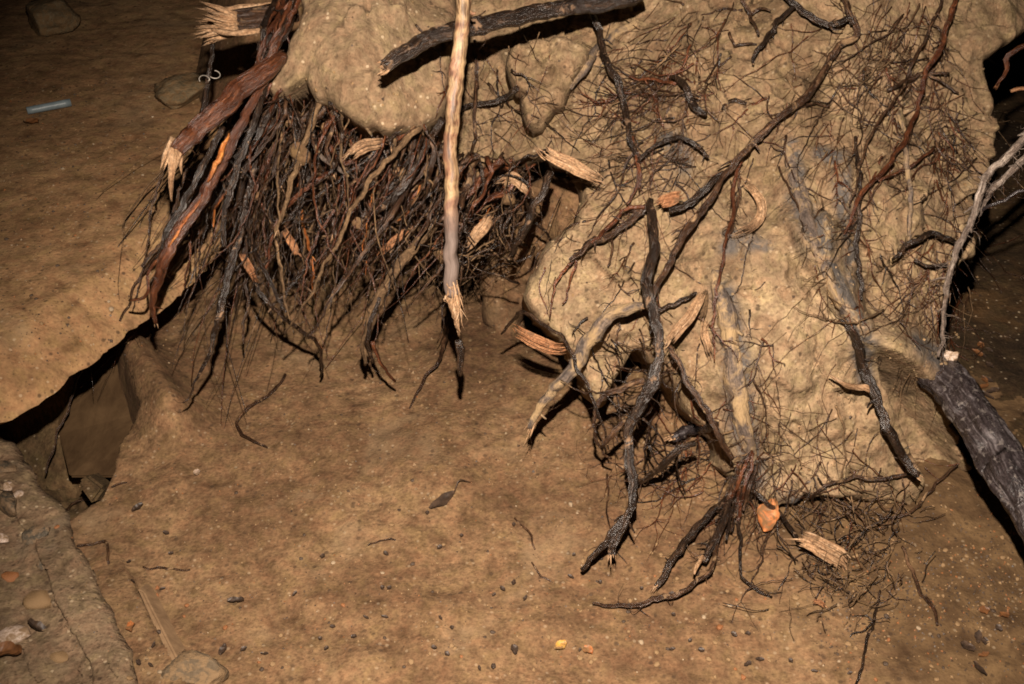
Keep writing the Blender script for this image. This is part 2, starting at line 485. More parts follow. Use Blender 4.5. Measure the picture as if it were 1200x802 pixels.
def floor_height(x, y):
    p = np.c_[x, y, np.zeros(len(x))]
    z = 0.030 * fbm(p, 2.2, 4, 0.5, 1.7) + 0.010 * fbm(p, 8, 3, 0.55, 4.2) + 0.0022 * fbm(p, 40, 3, 0.65, 2.1) - 0.0035 * np.clip(np.abs(fbm(p, 30, 2, 0.5, 7.7)) - 0.22, 0, 1)
    # back of the hollow
    w = np.clip((x + 1.05) / 0.35, 0, 1) * np.clip((1.15 - x) / 0.4, 0, 1)
    rise = np.clip(y - 2.46, 0, None)
    z += w * np.minimum(1.35 * rise * np.clip(rise / 0.25, 0, 1) ** 0.6, 1.25)
    # soft heap under the root ball on the right
    z += 0.10 * np.exp(-(((x - 0.5) / 0.35) ** 2 + ((y - 2.0) / 0.28) ** 2))
    # hole below the broken ledge
    q = np.c_[x, y]
    near_h = (x < -0.3) & (y < 2.6)
    dh = np.zeros(len(x))
    if near_h.any():
        d, _ = pdist(q[near_h], HOLE); ins = pip(q[near_h, 0], q[near_h, 1], HOLE)
        dd = np.where(ins, d, 0)
        dh[near_h] = np.clip(dd / 0.05, 0, 1)
    z -= 0.24 * dh * (1 + 0.3 * fbm(p, 9, 3, 0.6, 8.1))
    # ridge of packed soil at the edge of the hole
    a, b = on_level(150, 390, 0.1)[:2], on_level(205, 500, 0.0)[:2]
    d, _ = pdist(q, np.array([a, b]))
    z += 0.09 * np.exp(-(d / 0.055) ** 2) * (1 - dh)
    # trodden terrace at lower left, its straight edge along a buried board
    a, b = on_level(160, 690, 0.0)[:2], on_level(212, 790, 0.0)[:2]
    ab = (b - a) / np.linalg.norm(b - a)
    s = (q - a) @ np.array([-ab[1], ab[0]]); tt = (q - a) @ ab
    z += 0.035 * np.clip(-s / 0.008 + 0.5, 0, 1) * np.clip((tt + 0.15) / 0.2, 0, 1) * np.clip(1 + (s + 0.22) / 0.1, 0, 1)
    return z


def spaced(a, b, fine):
    out = [a]
    while out[-1] < b: out.append(out[-1] + fine(out[-1]))
    return np.array(out)


fx = spaced(-2.6, 2.8, lambda s: 0.0065 if -1.15 < s < 1.15 else 0.014)
fy = spaced(0.7, 4.4, lambda s: 0.0062 if s < 2.5 else 0.012)
FXg, FYg = np.meshgrid(fx, fy); FXg, FYg = FXg.ravel(), FYg.ravel()
FZ = floor_height(FXg, FYg)
FF = grid_faces(len(fx), len(fy))
FV = np.c_[FXg, FYg, FZ]
cx_, cy_ = FXg[FF].mean(1), FYg[FF].mean(1)
mi = np.zeros(len(FF), int)
nb = fbm(np.c_[cx_, cy_, np.zeros(len(cx_))], 6, 4, 0.6, 3.0)
mi[(cx_ - 0.30 * nb > 1.02 + np.clip(2.0 - cy_, -.2, 1) * 0.35) & (cy_ > 1.25 + 0.1 * nb)] = 1
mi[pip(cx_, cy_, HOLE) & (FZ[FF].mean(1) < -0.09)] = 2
gmask = np.clip((FXg + 0.10 * fbm(FV, 7, 4, 0.6, 6.6) + 0.25 * np.clip(FYg - 1.75, -1, 1) - 0.35) / 0.16, 0, 1) * np.clip((FYg - 0.9) / 0.3, 0, 1)
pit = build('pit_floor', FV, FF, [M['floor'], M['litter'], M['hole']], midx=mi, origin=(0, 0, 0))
ga = pit.data.attributes.new('gravel_soil', 'FLOAT', 'POINT'); ga.data.foreach_set('value', (gmask * 0.95).astype(np.float32))
tag(pit, kind='structure', label='sandy brown floor of the pit under the roots')
SURF.append((FV, FF))

# ---- upper ground on the left with its broken, undercut edge
edge = [(-1.55, 0.2), (-1.25, 1.0)] + [tuple(p) for p in LEDGE] + [(-0.66, 2.25), (-0.70, 2.6), (-0.60, 3.0), (-0.45, 3.6), (-0.2, 4.6), (0.3, 6.2), (2.0, 8.0)]
ed = []
for a, b in zip(edge[:-1], edge[1:]):
    n = max(1, int(math.dist(a, b) / 0.012))
    for k in range(n): ed.append((a[0] + (b[0] - a[0]) * k / n, a[1] + (b[1] - a[1]) * k / n))
ed = np.array(ed)
qn = np.c_[ed, np.zeros(len(ed))]
ed[:, 0] += 0.016 * fbm(qn, 16, 4, 0.7, 1.1); ed[:, 1] += 0.018 * fbm(qn, 16, 4, 0.7, 6.1)
inw = np.cumsum(np.r_[0.0, 0.0, [0.007 * 1.016 ** k for k in range(420)]]); inw = inw[inw < 9]
inw = inw[1:]
nr = len(inw)
dirn = np.c_[np.full(len(ed), -1.0), 0.10 * np.ones(len(ed))]
TX = ed[:, None, 0] + dirn[:, None, 0] * inw[None]
TY = ed[:, None, 1] + dirn[:, None, 1] * inw[None]
sd = np.broadcast_to(inw[None], TX.shape).ravel()
p = np.c_[TX.ravel(), TY.ravel(), np.zeros(TX.size)]
TZ = 0.25 + 0.012 * fbm(p, 2.0, 4, 0.5, 12.0) + 0.006 * fbm(p, 13, 4, 0.6, 5.0) + 0.0025 * fbm(p, 55, 3, 0.6, 5.5)
bev = np.clip(1 - sd / (0.155 + 0.02 * fbm(p, 6, 2, 0.5, 3.0)), 0, 1)
TZ += 0.075 * np.clip((1 - bev) * 1.35, 0, 1) - 0.02 - 0.012 * np.clip(1 - sd / 0.02, 0, 1) ** 2
far = np.clip((TY.ravel() - 4.0 - 0.25 * TX.ravel() * 0) / 0.9, 0, None)
TZ += np.minimum(0.55 * far ** 1.4, 3.0) * 0.9 + 0.05 * far.clip(0, 1) * fbm(p, 4, 4, 0.6, 2.2)
top = np.c_[TX.ravel(), TY.ravel(), TZ]
gf = grid_faces(nr, len(ed))
n0 = len(top)
rim = np.arange(len(ed)) * nr
low1 = top[rim] + np.c_[np.full((len(ed), 1), -0.045), np.zeros((len(ed), 1)), np.full((len(ed), 1), -0.020)]
low2 = top[rim] + np.c_[np.full((len(ed), 1), -0.34), np.zeros((len(ed), 1)), np.full((len(ed), 1), -0.09)]
low3 = low2.copy(); low3[:, 2] = -0.45; low3[:, 0] -= 0.15
V_ = np.concatenate([top, low1, low2, low3])
fs = [gf]
k = np.arange(len(ed) - 1)
prev = rim
for j in range(3):
    cur = n0 + j * len(ed) + np.arange(len(ed))
    fs.append(np.stack([prev[k], prev[k + 1], cur[k + 1], cur[k]], 1)[:, ::-1]); prev = cur
F_ = np.concatenate([fs[0]] + fs[1:])
F_[:len(gf)] = F_[:len(gf)]
mi = np.zeros(len(F_), int)
up = build('upper_ground', V_, F_, [M['upper'], M['litter']], midx=mi, origin=(-1.5, 2.0, 0.25))
tag(up, kind='structure', label='trodden brown ground on the left ending in a broken undercut edge')
SURF.append((top, gf))

# ---- ground all around, out to the horizon
gx = np.r_[-90, -40, -15, np.linspace(-9, 9, 61), 15, 40, 90]
gy = np.r_[-90, -40, -15, -6, np.linspace(-3, 9, 41), 15, 40, 90]
GX, GY = np.meshgrid(gx, gy); GX, GY = GX.ravel(), GY.ravel()
p = np.c_[GX, GY, np.zeros(len(GX))]
GZ = -0.75 + 0.10 * fbm(p, 0.5, 3) + 0.62 * np.clip((np.abs(GX - 0.1) - 2.55) / 0.5, 0, 1).clip(0, 1)
GZ = np.maximum(GZ, -0.75 + 0.62 * np.clip((0.75 - GY) / 0.4, 0, 1))
GZ = np.maximum(GZ, np.where(GY > 4.3, -0.2 + np.clip((GY - 4.4) * 0.55, 0, 2.6) + 0.1 * fbm(p, 1.5, 3), -9))
gnd = build('ground', np.c_[GX, GY, GZ], grid_faces(len(gx), len(gy)), M['litter'], origin=(0, 0, -0.6))
tag(gnd, kind='structure', label='dark ground around the pit')
SURF.append((np.c_[GX, GY, GZ], grid_faces(len(gx), len(gy))))

# ---- root ball: face, overhanging lip, clods
rb = empty('root_ball', at(900, 600, 2.15))
tag(rb, 'big pale sandy root ball of a toppled tree overhanging the pit, roots hanging from it', 'root ball')
wall_ctrl = [(620, 330, 2.16), (700, 300, 2.09), (800, 200, 2.13), (800, 400, 2.03), (900, 400, 2.00), (900, 560, 2.03), (900, 610, 2.10), (1000, 300, 2.04),
             (1000, 500, 2.06), (1050, 560, 2.17), (1100, 300, 2.12), (1160, 100, 2.28), (1160, 250, 2.24), (1090, 420, 2.13), (900, 50, 2.20), (1050, 50, 2.22),
             (1100, 0, 2.28), (700, 0, 2.38), (600, 0, 2.40), (550, 100, 2.42), (540, 180, 2.40), (620, 170, 2.36), (700, 100, 2.27), (700, 200, 2.17),
             (650, 250, 2.24), (690, 440, 2.10), (780, 480, 2.10), (1210, 20, 2.34), (850, 120, 2.15), (750, 420, 2.10), (1240, -60, 2.4), (850, -60, 2.3), (520, -60, 2.45)]
wall_poly = [(495, -80), (495, 60), (500, 150), (505, 190), (545, 194), (600, 190), (640, 182), (672, 205), (684, 226), (668, 258), (645, 286), (630, 305), (621, 326), (612, 345),
             (620, 362), (638, 385), (656, 400), (672, 425), (682, 445), (692, 472), (704, 482), (722, 462), (735, 425), (752, 408), (770, 425), (790, 455), (802, 482), (830, 505),
             (848, 525), (852, 560), (866, 582), (884, 592), (896, 588), (912, 604), (922, 598), (940, 586), (960, 582), (1000, 588), (1050, 602), (1100, 606), (1142, 592), (1152, 562), (1140, 530), (1124, 500), (1112, 470), (1106, 440),
             (1102, 420), (1098, 390), (1108, 350), (1124, 320), (1146, 300), (1140, 270), (1158, 235), (1166, 190), (1172, 150), (1168, 115), (1158, 72), (1178, 56), (1200, 40), (1225, 20), (1300, -80)]
wd = shepard(wall_ctrl, 62)


def ridges(U, V):
    """soil-covered roots standing out of the face as ridges"""
    r = np.zeros(len(U))
    for pts, w, h in (([(925, 170), (945, 250), (968, 320), (990, 375), (1003, 400)], 20, 0.030), ([(1020, 400), (1060, 420), (1095, 430)], 26, 0.05),
                      ([(845, 330), (856, 400), (864, 470), (876, 540)], 18, 0.018), ([(985, 180), (982, 250), (988, 330), (1000, 380)], 16, 0.015),
                      ([(905, 20), (870, 90), (800, 150)], 30, 0.012), ([(1080, 200), (1070, 300), (1050, 400)], 26, 0.018)):
        P = np.array(pts, float)
        best = np.full(len(U), 1e9)
        for a, b in zip(P[:-1], P[1:]):
            ab = b - a; t = np.clip(((np.c_[U, V] - a) @ ab) / (ab @ ab), 0, 1)
            best = np.minimum(best, np.hypot(U - a[0] - t * ab[0], V - a[1] - t * ab[1]))
        r -= h * np.exp(-(best / w) ** 2)
    # broken scarps: the upper right side of each line stands proud with a sharp lower edge
    for pts, h, w in (([(905, 250), (917, 266), (935, 300), (950, 335), (970, 362), (988, 388), (1000, 410)], 0.05, 34),
                      ([(680, 302), (694, 306), (706, 318), (722, 332), (736, 330), (744, 318)], 0.05, 22),
                      ([(1000, 402), (1017, 411), (1040, 426), (1062, 442), (1082, 458), (1102, 484), (1110, 500)], 0.07, 30),
                      ([(742, 60), (756, 110), (770, 140), (800, 150), (830, 140)], 0.02, 30), ([(690, 60), (700, 110), (716, 150), (734, 190)], 0.02, 26),
                      ([(560, 60), (585, 66), (600, 96), (612, 108)], 0.03, 20), ([(1082, 210), (1110, 222), (1140, 205)], 0.025, 25), ([(905, 95), (925, 112), (950, 108)], 0.015, 25),
                      ([(790, 300), (812, 330), (838, 338), (860, 330)], 0.02, 24), ([(895, 440), (925, 462), (955, 455)], 0.015, 24)):
        P = np.array(pts, float) + 0.0
        best = np.full(len(U), 1e9); sgn = np.zeros(len(U)); tend = np.zeros(len(U))
        for k, (a, b) in enumerate(zip(P[:-1], P[1:])):
            ab = b - a; t = np.clip(((np.c_[U, V] - a) @ ab) / (ab @ ab), 0, 1)
            qx, qy = U - a[0] - t * ab[0], V - a[1] - t * ab[1]
            d = np.hypot(qx, qy); m = d < best
            best[m] = d[m]; sgn[m] = np.sign(ab[0] * qy[m] - ab[1] * qx[m]); tend[m] = (k + t[m]) / (len(P) - 1)
        proud = np.where(sgn < 0, np.clip(best / 2.5, 0, 1) * np.exp(-(best / w) ** 1.5), 0.0)
        r -= h * proud * np.clip(np.minimum(tend, 1 - tend) * 6, 0, 1)
    # hollow under the fattest root
    P = np.array([(1017, 413), (1062, 444), (1082, 460), (1104, 490), (1160, 560), (1150, 640), (1070, 620), (1080, 560), (1062, 520), (1045, 480), (1030, 450)], float)
    d, _ = pdist(np.c_[U, V], P)
    r += 0.10 * np.clip(d / 14, 0, 1) * pip(U, V, P)
    return r


def stains(U, V):
    r = np.zeros(len(U))
    for a, b, w in (((936, 235), (950, 285), 15), ((950, 285), (985, 365), 9), ((985, 365), (1014, 450), 9), ((782, 165), (800, 190), 12), ((848, 345), (860, 420), 14), ((860, 420), (870, 500), 16),
                    ((870, 500), (888, 560), 14), ((985, 190), (992, 330), 9), ((880, 285), (850, 290), 9), ((1060, 405), (1100, 430), 14), ((925, 175), (936, 235), 8), ((900, 290), (850, 275), 6), ((960, 180), (985, 190), 9), ((960, 600), (925, 590), 10)):
        a, b = np.array(a, float), np.array(b, float); ab = b - a
        t = np.clip(((np.c_[U, V] - a) @ ab) / (ab @ ab), 0, 1)
        r = np.maximum(r, np.exp(-(np.hypot(U - a[0] - t * ab[0], V - a[1] - t * ab[1]) / w) ** 2))
    return np.clip(r * 1.6, 0, 1.0)


earth_mass('earth_face', wall_poly, wd, M['wall'], 0.45, R=9, drop=0.04, step=2.5, amp=0.035, fine=0.004, parent=rb, seed=2.0, streak=0.010, extra=ridges, edge_amp=5.0, facet=1.0, stain=stains)
lip_poly = [(352, -60), (350, 5), (342, 35), (330, 62), (314, 92), (310, 104), (320, 112), (334, 110), (346, 102), (356, 93), (362, 105), (368, 115), (384, 117), (394, 128),
            (410, 139), (428, 147), (448, 152), (458, 156), (476, 152), (494, 149), (512, 140), (524, 120), (530, 70), (535, 10), (536, -60)]
lip_ctrl = [(330, 90, 2.16), (360, 60, 2.07), (420, 60, 2.03), (420, 130, 2.06), (480, 130, 2.10), (500, 50, 2.16), (520, 120, 2.24), (535, 0, 2.3), (400, -20, 2.12), (350, 0, 2.18)]
earth_mass('overhanging_lip', lip_poly, shepard(lip_ctrl, 45), M['clod'], 0.30, R=8, drop=0.03, step=2.4, amp=0.025, fine=0.004, parent=rb, seed=7.0, facet=0.7, lumps=0.012, edge_amp=3.0)
clod1 = [(596, 52), (592, 72), (596, 88), (606, 105), (620, 112), (632, 122), (640, 128), (655, 127), (664, 122), (668, 108), (676, 88), (692, 70), (688, 52), (660, 40), (620, 40)]
earth_mass('clod', clod1, lambda u, v: 2.22 + 0 * u, M['wall'], 0.16, R=11, drop=0.04, step=2.4, amp=0.03, fine=0.005, parent=rb, seed=11.0)
clod2 = [(610, 112), (612, 132), (616, 146), (626, 154), (636, 152), (644, 142), (652, 128), (640, 116), (624, 108)]
earth_mass('clod', clod2, lambda u, v: 2.235 + 0 * u, M['wall'], 0.14, R=8, drop=0.03, step=2.6, amp=0.02, fine=0.004, parent=rb, seed=13.0)
shelf = [(498, 176), (520, 182), (545, 178), (575, 182), (598, 186), (602, 193), (585, 197), (555, 198), (520, 194), (498, 190)]
earth_mass('clod', shelf, lambda u, v: 2.27 + 0 * u, M['clod'], 0.14, R=8, drop=0.03, step=2.6, amp=0.02, fine=0.004, parent=rb, seed=17.0)

side_clod = [(598, 236), (622, 212), (648, 196), (690, 212), (690, 250), (668, 285), (640, 320), (622, 350), (606, 400), (585, 405), (566, 380), (560, 330), (578, 280)]
earth_mass('clod', side_clod, shepard([(650, 215, 2.33), (690, 230, 2.28), (600, 260, 2.44), (640, 300, 2.38), (590, 390, 2.66), (565, 340, 2.66), (606, 400, 2.64), (570, 290, 2.58)], 40), M['floor'], 0.25, R=16, drop=0.05, step=2.8, amp=0.02, fine=0.003, parent=rb, seed=19.0, lumps=0.01, facet=0.4)

# ------------------------------------------------------------------ depth look-up
_vv, _ff, _n = [], [], 0
for V_, F_ in SURF:
    _vv.append(V_); _ff.append(F_ + _n); _n += len(V_)
BVH = BVHTree.FromPolygons(np.concatenate(_vv).tolist(), np.concatenate(_ff).tolist())


def cast(u, v):
    d = AF + (u - CU) / FPX * AX - (v - CV) / FPX * AU
    L = np.linalg.norm(d)
    h, n, i, t = BVH.ray_cast(Vector(EYE), Vector(d / L))
    if h is None: return 6.0, Vector((0, 0, 1)), Vector(EYE + 6 * d)
    if n.dot(Vector(d)) > 0: n = -n
    return t / L, n, h


# ================================================================== ROOTS
def catmull(P, m):
    P = np.asarray(P, float)
    if len(P) == 2:
        t = np.linspace(0, 1, m)[:, None]; return P[0] * (1 - t) + P[1] * t
    Q = np.concatenate([[2 * P[0] - P[1]], P, [2 * P[-1] - P[-2]]])
    seg = np.linalg.norm(np.diff(P[:, :2], axis=0), axis=1) if P.shape[1] > 3 else np.linalg.norm(np.diff(P, axis=0), axis=1)
    cum = np.r_[0, np.cumsum(seg)]; cum /= cum[-1]
    ts = np.linspace(0, 1, m); out = []
    for t in ts:
        i = min(np.searchsorted(cum, t, side='right') - 1, len(P) - 2)
        s = (t - cum[i]) / (cum[i + 1] - cum[i] + 1e-12)
        a, b, c, d = Q[i], Q[i + 1], Q[i + 2], Q[i + 3]
        out.append(0.5 * (2 * b + (c - a) * s + (2 * a - 5 * b + 4 * c - d) * s * s + (3 * b - a - 3 * c + d) * s ** 3))
    return np.array(out)


def tube(C, R, sides=8, knobby=0.16, flat=1.0, flat_dir=None, seed=None, ridge=0.0):
    n = len(C)
    T = np.gradient(C, axis=0); T /= np.linalg.norm(T, axis=1)[:, None] + 1e-12
    ref = np.array([0.3, 0.2, 1.0]) if flat_dir is None else np.asarray(flat_dir, float)
    N = np.empty_like(C); a = ref - T[0] * (ref @ T[0])
    if np.linalg.norm(a) < 1e-4: a = np.array([1, 0, 0]) - T[0] * T[0][0]
    N[0] = a / np.linalg.norm(a)
    for i in range(1, n):
        a = (ref if flat_dir is not None else N[i - 1]); a = a - T[i] * (a @ T[i]); N[i] = a / (np.linalg.norm(a) + 1e-12)
    B = np.cross(T, N)
    th = np.arange(sides) / sides * 2 * math.pi
    rr = np.asarray(R)[:, None] * np.ones((n, sides))
    L = np.r_[0, np.cumsum(np.linalg.norm(np.diff(C, axis=0), axis=1))]
    sd = random.random() * 50 if seed is None else seed
    if knobby:
        Rm = max(np.mean(R), 1e-4)
        q = np.stack([np.repeat((L / (Rm * 6.5))[:, None], sides, 1), np.cos(th)[None].repeat(n, 0) * 1.3, np.sin(th)[None].repeat(n, 0) * 1.3], -1).reshape(-1, 3)
        rr = rr * np.clip(1 + knobby * (1.7 * fbm(q, 1.0, 3, 0.65, sd) + 0.7 * fbm(q * np.array([2.2, 1.0, 1.0]), 1.3, 2, 0.6, sd + 7)).reshape(n, sides), 0.35, 2)
    if ridge: rr = rr * (1 + ridge * (np.arange(sides) % 2)[None])
    V = C[:, None] + (np.cos(th)[None, :, None] * N[:, None] * flat + np.sin(th)[None, :, None] * B[:, None]) * rr[..., None]
    Rm_ = max(float(np.mean(R)), 1e-4); off_ = random.random() * 3
    G = np.stack([np.cos(th)[None].repeat(n, 0) * Rm_ + off_, np.sin(th)[None].repeat(n, 0) * Rm_, np.repeat((L * 0.16)[:, None], sides, 1)], -1).reshape(-1, 3)
    V = np.concatenate([V.reshape(-1, 3), G], 1)
    F = []
    for i in range(n - 1):
        for j in range(sides):
            k2 = (j + 1) % sides
            F.append((i * sides + j, i * sides + k2, (i + 1) * sides + k2, (i + 1) * sides + j))
    F.append(tuple(range(sides))[::-1]); F.append(tuple((n - 1) * sides + j for j in range(sides)))
    return V, F


def join(parts):
    V, F, n = [], [], 0
    for v, f in parts:
        V.append(v); F += [tuple(i + n for i in q) for q in f]; n += len(v)
    return np.concatenate(V), F


def path(pts, h=0.02, Z=None, m=None, wob=0.0):
    """pts (u, v, width in photo px); lies h metres off the earth, or hangs at the distances Z"""
    A = np.array([(p[0], p[1], p[2]) for p in pts], float)
    Ln = np.hypot(*np.diff(A[:, :2], axis=0).T).sum()
    if m is None: m = int(np.clip(Ln / 5, 6, 90))
    if Z is not None:
        S = catmull(np.c_[A, np.asarray(Z, float)], m)
        z = S[:, 3]
    else:
        S = catmull(np.c_[A, np.zeros(len(A))], m)
        zs = np.array([cast(a, b)[0] for a, b in S[:, :2]])
        k = max(1, m // 12); zz = np.pad(zs, k, mode='edge')
        sm = np.convolve(zz, np.ones(2 * k + 1) / (2 * k + 1), 'valid')
        hh = np.interp(np.linspace(0, 1, m), np.linspace(0, 1, len(h)), h) if hasattr(h, '__len__') else h
        z = np.minimum(sm, zs + 0.02) - hh
    u, v = S[:, 0].copy(), S[:, 1].copy()
    if wob:
        q = np.c_[np.linspace(0, Ln / 38, m), np.full(m, random.random() * 99), np.zeros(m)]
        u += wob * 2 * fbm(q, 1, 4, 0.72, 1.0); v += wob * 2 * fbm(q, 1, 4, 0.72, 5.0)
        z = z + wob * 0.0025 * fbm(q, 1, 2, 0.6, 9.0)
    C = at(u, v, z)
    R = np.maximum(S[:, 2], 0.5) * 0.5 * z / FPX
    return C, R


def spikes(tip, axis, r, length, n, spread=0.35, back=0.3):
    """splinters of a torn end"""
    axis = axis / np.linalg.norm(axis); parts = []
    for k in range(n):
        off = RNG.normal(size=3); off -= axis * (off @ axis); off /= np.linalg.norm(off) + 1e-9
        s = r * 0.75 * math.sqrt(random.random())
        d = axis + off * spread * random.random(); d /= np.linalg.norm(d)
        L = length * (0.35 + 0.65 * random.random())
        a = tip + off * s - axis * length * back
        mid = a + d * L * 0.55 + RNG.normal(size=3) * r * 0.12
        C = np.array([a, mid, a + d * L * 1.1])
        w = r * (0.22 + 0.25 * random.random())
        parts.append(tube(catmull(C, 5), np.array([w, w * 0.95, w * 0.75, w * 0.45, w * 0.06]), 5, 0.2, flat=0.5 + 0.5 * random.random()))
    return join(parts)


def hairs(C, R, n, length, w, spread=1.0):
    """fine rootlets along a root"""
    parts = []
    for _ in range(n):
        i = random.randrange(1, len(C) - 1)
        t = C[min(i + 1, len(C) - 1)] - C[i - 1]; t /= np.linalg.norm(t) + 1e-9
        d = RNG.normal(size=3); d -= t * (d @ t) * 0.6; d += t * 0.5; d -= AF * 0.25 * abs(d @ AF); d[2] -= 0.5; d /= np.linalg.norm(d)
        L = length * (0.3 + 0.9 * random.random())
        P = [C[i]]; q = d.copy()
        for s in range(5):
            q = q + RNG.normal(size=3) * 0.55; q /= np.linalg.norm(q); P.append(P[-1] + q * L / 5)
        CC = catmull(np.array(P), 7)
        ww = w * (0.5 + 0.8 * random.random())
        parts.append(tube(CC, np.linspace(ww, ww * 0.25, 7), 4, 0.0))
    return join(parts)


def root(label, pts, mat='brown', h=0.02, Z=None, name='root', cat='root', group=None, sides=10, knob=0.32, hair=0, hair_len=0.05, hair_w=0.0009,
         end=None, end_len=0.05, end_n=7, start=None, wob=2.4, hair_mat='brown', flat=1.0, flat_dir=None, side=(), endcol='pale'):
    C, R = path(pts, h, Z, wob=wob)
    if R.mean() < 0.012: R = R * 0.9
    V, F = tube(C, R, sides, knob, flat, flat_dir)
    if hair:                       # short spurs and stubs growing from the root itself
        sp_ = [(V, F)]
        for _ in range(max(1, hair // 5)):
            i = random.randrange(1, len(C) - 2); t = C[i + 1] - C[i]; t /= np.linalg.norm(t)
            d = RNG.normal(size=3); d -= t * (d @ t); d = d / np.linalg.norm(d) + 0.8 * t
            L = R[i] * random.uniform(2, 5) * min(1, 0.005 / R[i]) ** 0.7; P = np.array([C[i], C[i] + d * L * .5 + RNG.normal(size=3) * L * .1, C[i] + d * L + RNG.normal(size=3) * L * .2])
            sp_.append(tube(catmull(P, 6), np.linspace(R[i] * .5, R[i] * .18, 6), 6, knob))
        V, F = join(sp_)
    o = build(name, V, F, M[mat], origin=C[0])
    tag(o, label, cat, group)
    if end:
        V, F = spikes(C[-1], C[-1] - C[-3], max(R[-1], R[-3] * 0.8), end_len, end_n)
        build('broken_end', V, F, M[endcol], o)
    if start:
        V, F = spikes(C[0], C[0] - C[2], max(R[0], R[2] * 0.8), end_len, end_n)
        build('broken_end', V, F, M[endcol], o)
    if hair:
        V, F = hairs(C, R, hair, hair_len, hair_w)
        hh = build('rootlets', V, F, M[hair_mat], o); hh['kind'] = 'stuff'
    for s in side:
        c2, r2 = path(s[0], s[1], s[2] if len(s) > 2 else None, wob=wob)
        V, F = tube(c2, r2, 7, knob)
        build('side_root', V, F, M[s[3] if len(s) > 3 else mat], o)
    return o


def wood_piece(name, label, cat, pts, mat, h=0.03, Z=None, flat=0.35, n_spike=8, slen=0.03, both=True, group=None):
    """a torn flake of wood: a flat broken plank with raised and torn-off fibres of uneven length"""
    C, R = path(pts, h, Z, m=24, wob=0.8)
    T = np.gradient(C, axis=0); T /= np.linalg.norm(T, axis=1)[:, None]
    D = np.cross(T, AF); D /= np.linalg.norm(D, axis=1)[:, None]
    N = np.cross(D, T); N *= -np.sign(N @ AF)[:, None]
    w = np.clip(R, 0.85 * R.max(), None); n = 13
    x = np.cumsum(RNG.uniform(.25, 1.6, n)); x = (x - x[0]) / (x[-1] - x[0]) * 2 - 1; sd = random.random() * 60
    s0 = np.abs(fbm(np.c_[x * 2.3, np.full(n, sd), np.zeros(n)], 1, 3, 0.7)) * 0.30 + RNG.uniform(0, .07, n); s1 = np.abs(fbm(np.c_[x * 2.3, np.full(n, sd + 9), np.zeros(n)], 1, 3, 0.7)) * 0.30 + RNG.uniform(0, .07, n)
    step = np.cumsum(RNG.normal(size=n)) ; step = (step - step.mean()) * 0.10
    V, F, G = [], [], []
    m = 10
    for k in range(n):                                        # long fibres side by side, each its own height, length and break
        tt = np.linspace(s0[k], 1 - s1[k], m); i = tt * (len(C) - 1); i0 = np.clip(i.astype(int), 0, len(C) - 2); f = (i - i0)[:, None]
        P = C[i0] * (1 - f) + C[i0 + 1] * f; r = np.interp(i, np.arange(len(C)), w)[:, None]
        hw = r / n * random.uniform(.9, 1.9) * np.r_[.25, .8, np.ones(m - 4), .8, .25][:, None]
        top = P + D[i0] * x[k] * r * 0.92 + N[i0] * R.max() * (0.30 * (1 - x[k] ** 2) + step[k] + RNG.uniform(-.06, .06, (m, 1)))
        if random.random() < 0.3: top[-3:] += N[i0][-3:] * R.max() * np.array([[.1], [.3], [.7]]) * random.random()
        th_ = N[i0] * R.max() * 0.42
        b0 = len(V) * m * 4
        V.append(np.concatenate([top - D[i0] * hw, top + D[i0] * hw, top + D[i0] * hw - th_, top - D[i0] * hw - th_]))
        L = np.linspace(0, 1, m) * np.linalg.norm(C[-1] - C[0]); off = random.random() * 3
        G.append(np.concatenate([np.c_[np.full(m, off + q * .004), np.zeros(m), L * .16] for q in range(4)]))
        for a in range(m - 1):
            for q in range(4):
                q2 = (q + 1) % 4
                F.append((b0 + q * m + a, b0 + q2 * m + a, b0 + q2 * m + a + 1, b0 + q * m + a + 1))
        F.append((b0, b0 + m, b0 + 2 * m, b0 + 3 * m)); F.append((b0 + m - 1, b0 + 4 * m - 1, b0 + 3 * m - 1, b0 + 2 * m - 1))
    V = np.c_[np.concatenate(V), np.concatenate(G)]
    sp = [(V, F)]
    for k in range(n_spike):
        e = random.choice([0, len(C) - 1]); d = (T[e] if e else -T[e]) + RNG.normal(size=3) * .18; L = R.max() * random.uniform(.8, 2.4)
        p = C[e] + D[e] * random.uniform(-.8, .8) * w[e] - d * L * 0.7
        sp.append(tube(catmull(np.array([p, p + d * L * .6 + RNG.normal(size=3) * L * .05, p + d * L * 1.2]), 5), R.max() * random.uniform(.05, .12) * np.array([1, 1, .9, .6, .1]), 5, 0.1))
    V, F = join(sp)
    o = build(name, V, F, M[mat], origin=C[0], smooth=False); tag(o, label, cat, group)
    return o


# ---- the roots one can name ----------------------------------------------------------
root('thick mottled grey root, the fattest, slanting down to the right edge', [(1030, 408, 16), (1060, 418, 32), (1094, 435, 42), (1132, 473, 46), (1169, 528, 49), (1206, 590, 52), (1266, 698, 56)],
     'grey', Z=[2.16, 2.13, 2.07, 1.97, 1.88, 1.81, 1.73], sides=32, knob=0.24, hair=26, hair_len=0.05, hair_w=0.0012, hair_mat='white')
root('straight dark root on the pale face ending in a broken tip above the hair roots', [(990, 372, 12), (1004, 400, 12), (1014, 440, 12), (1026, 466, 12), (1046, 510, 12), (1063, 541, 11), (1077, 556, 8)],
     'black', h=[0.0, 0.02, 0.07, 0.10, 0.12], end=True, end_len=0.02, side=[([(1018, 456, 9), (998, 451, 7), (985, 446, 5), (970, 439, 2)], [0.06, 0.05], None, 'pale')], hair=14)
root('soil smeared grey root half buried in the pale face', [(918, 165, 8), (932, 205, 15), (946, 255, 18), (966, 312, 15), (988, 362, 12), (1002, 396, 10)], 'smear', h=-0.006, sides=12, hair=0)
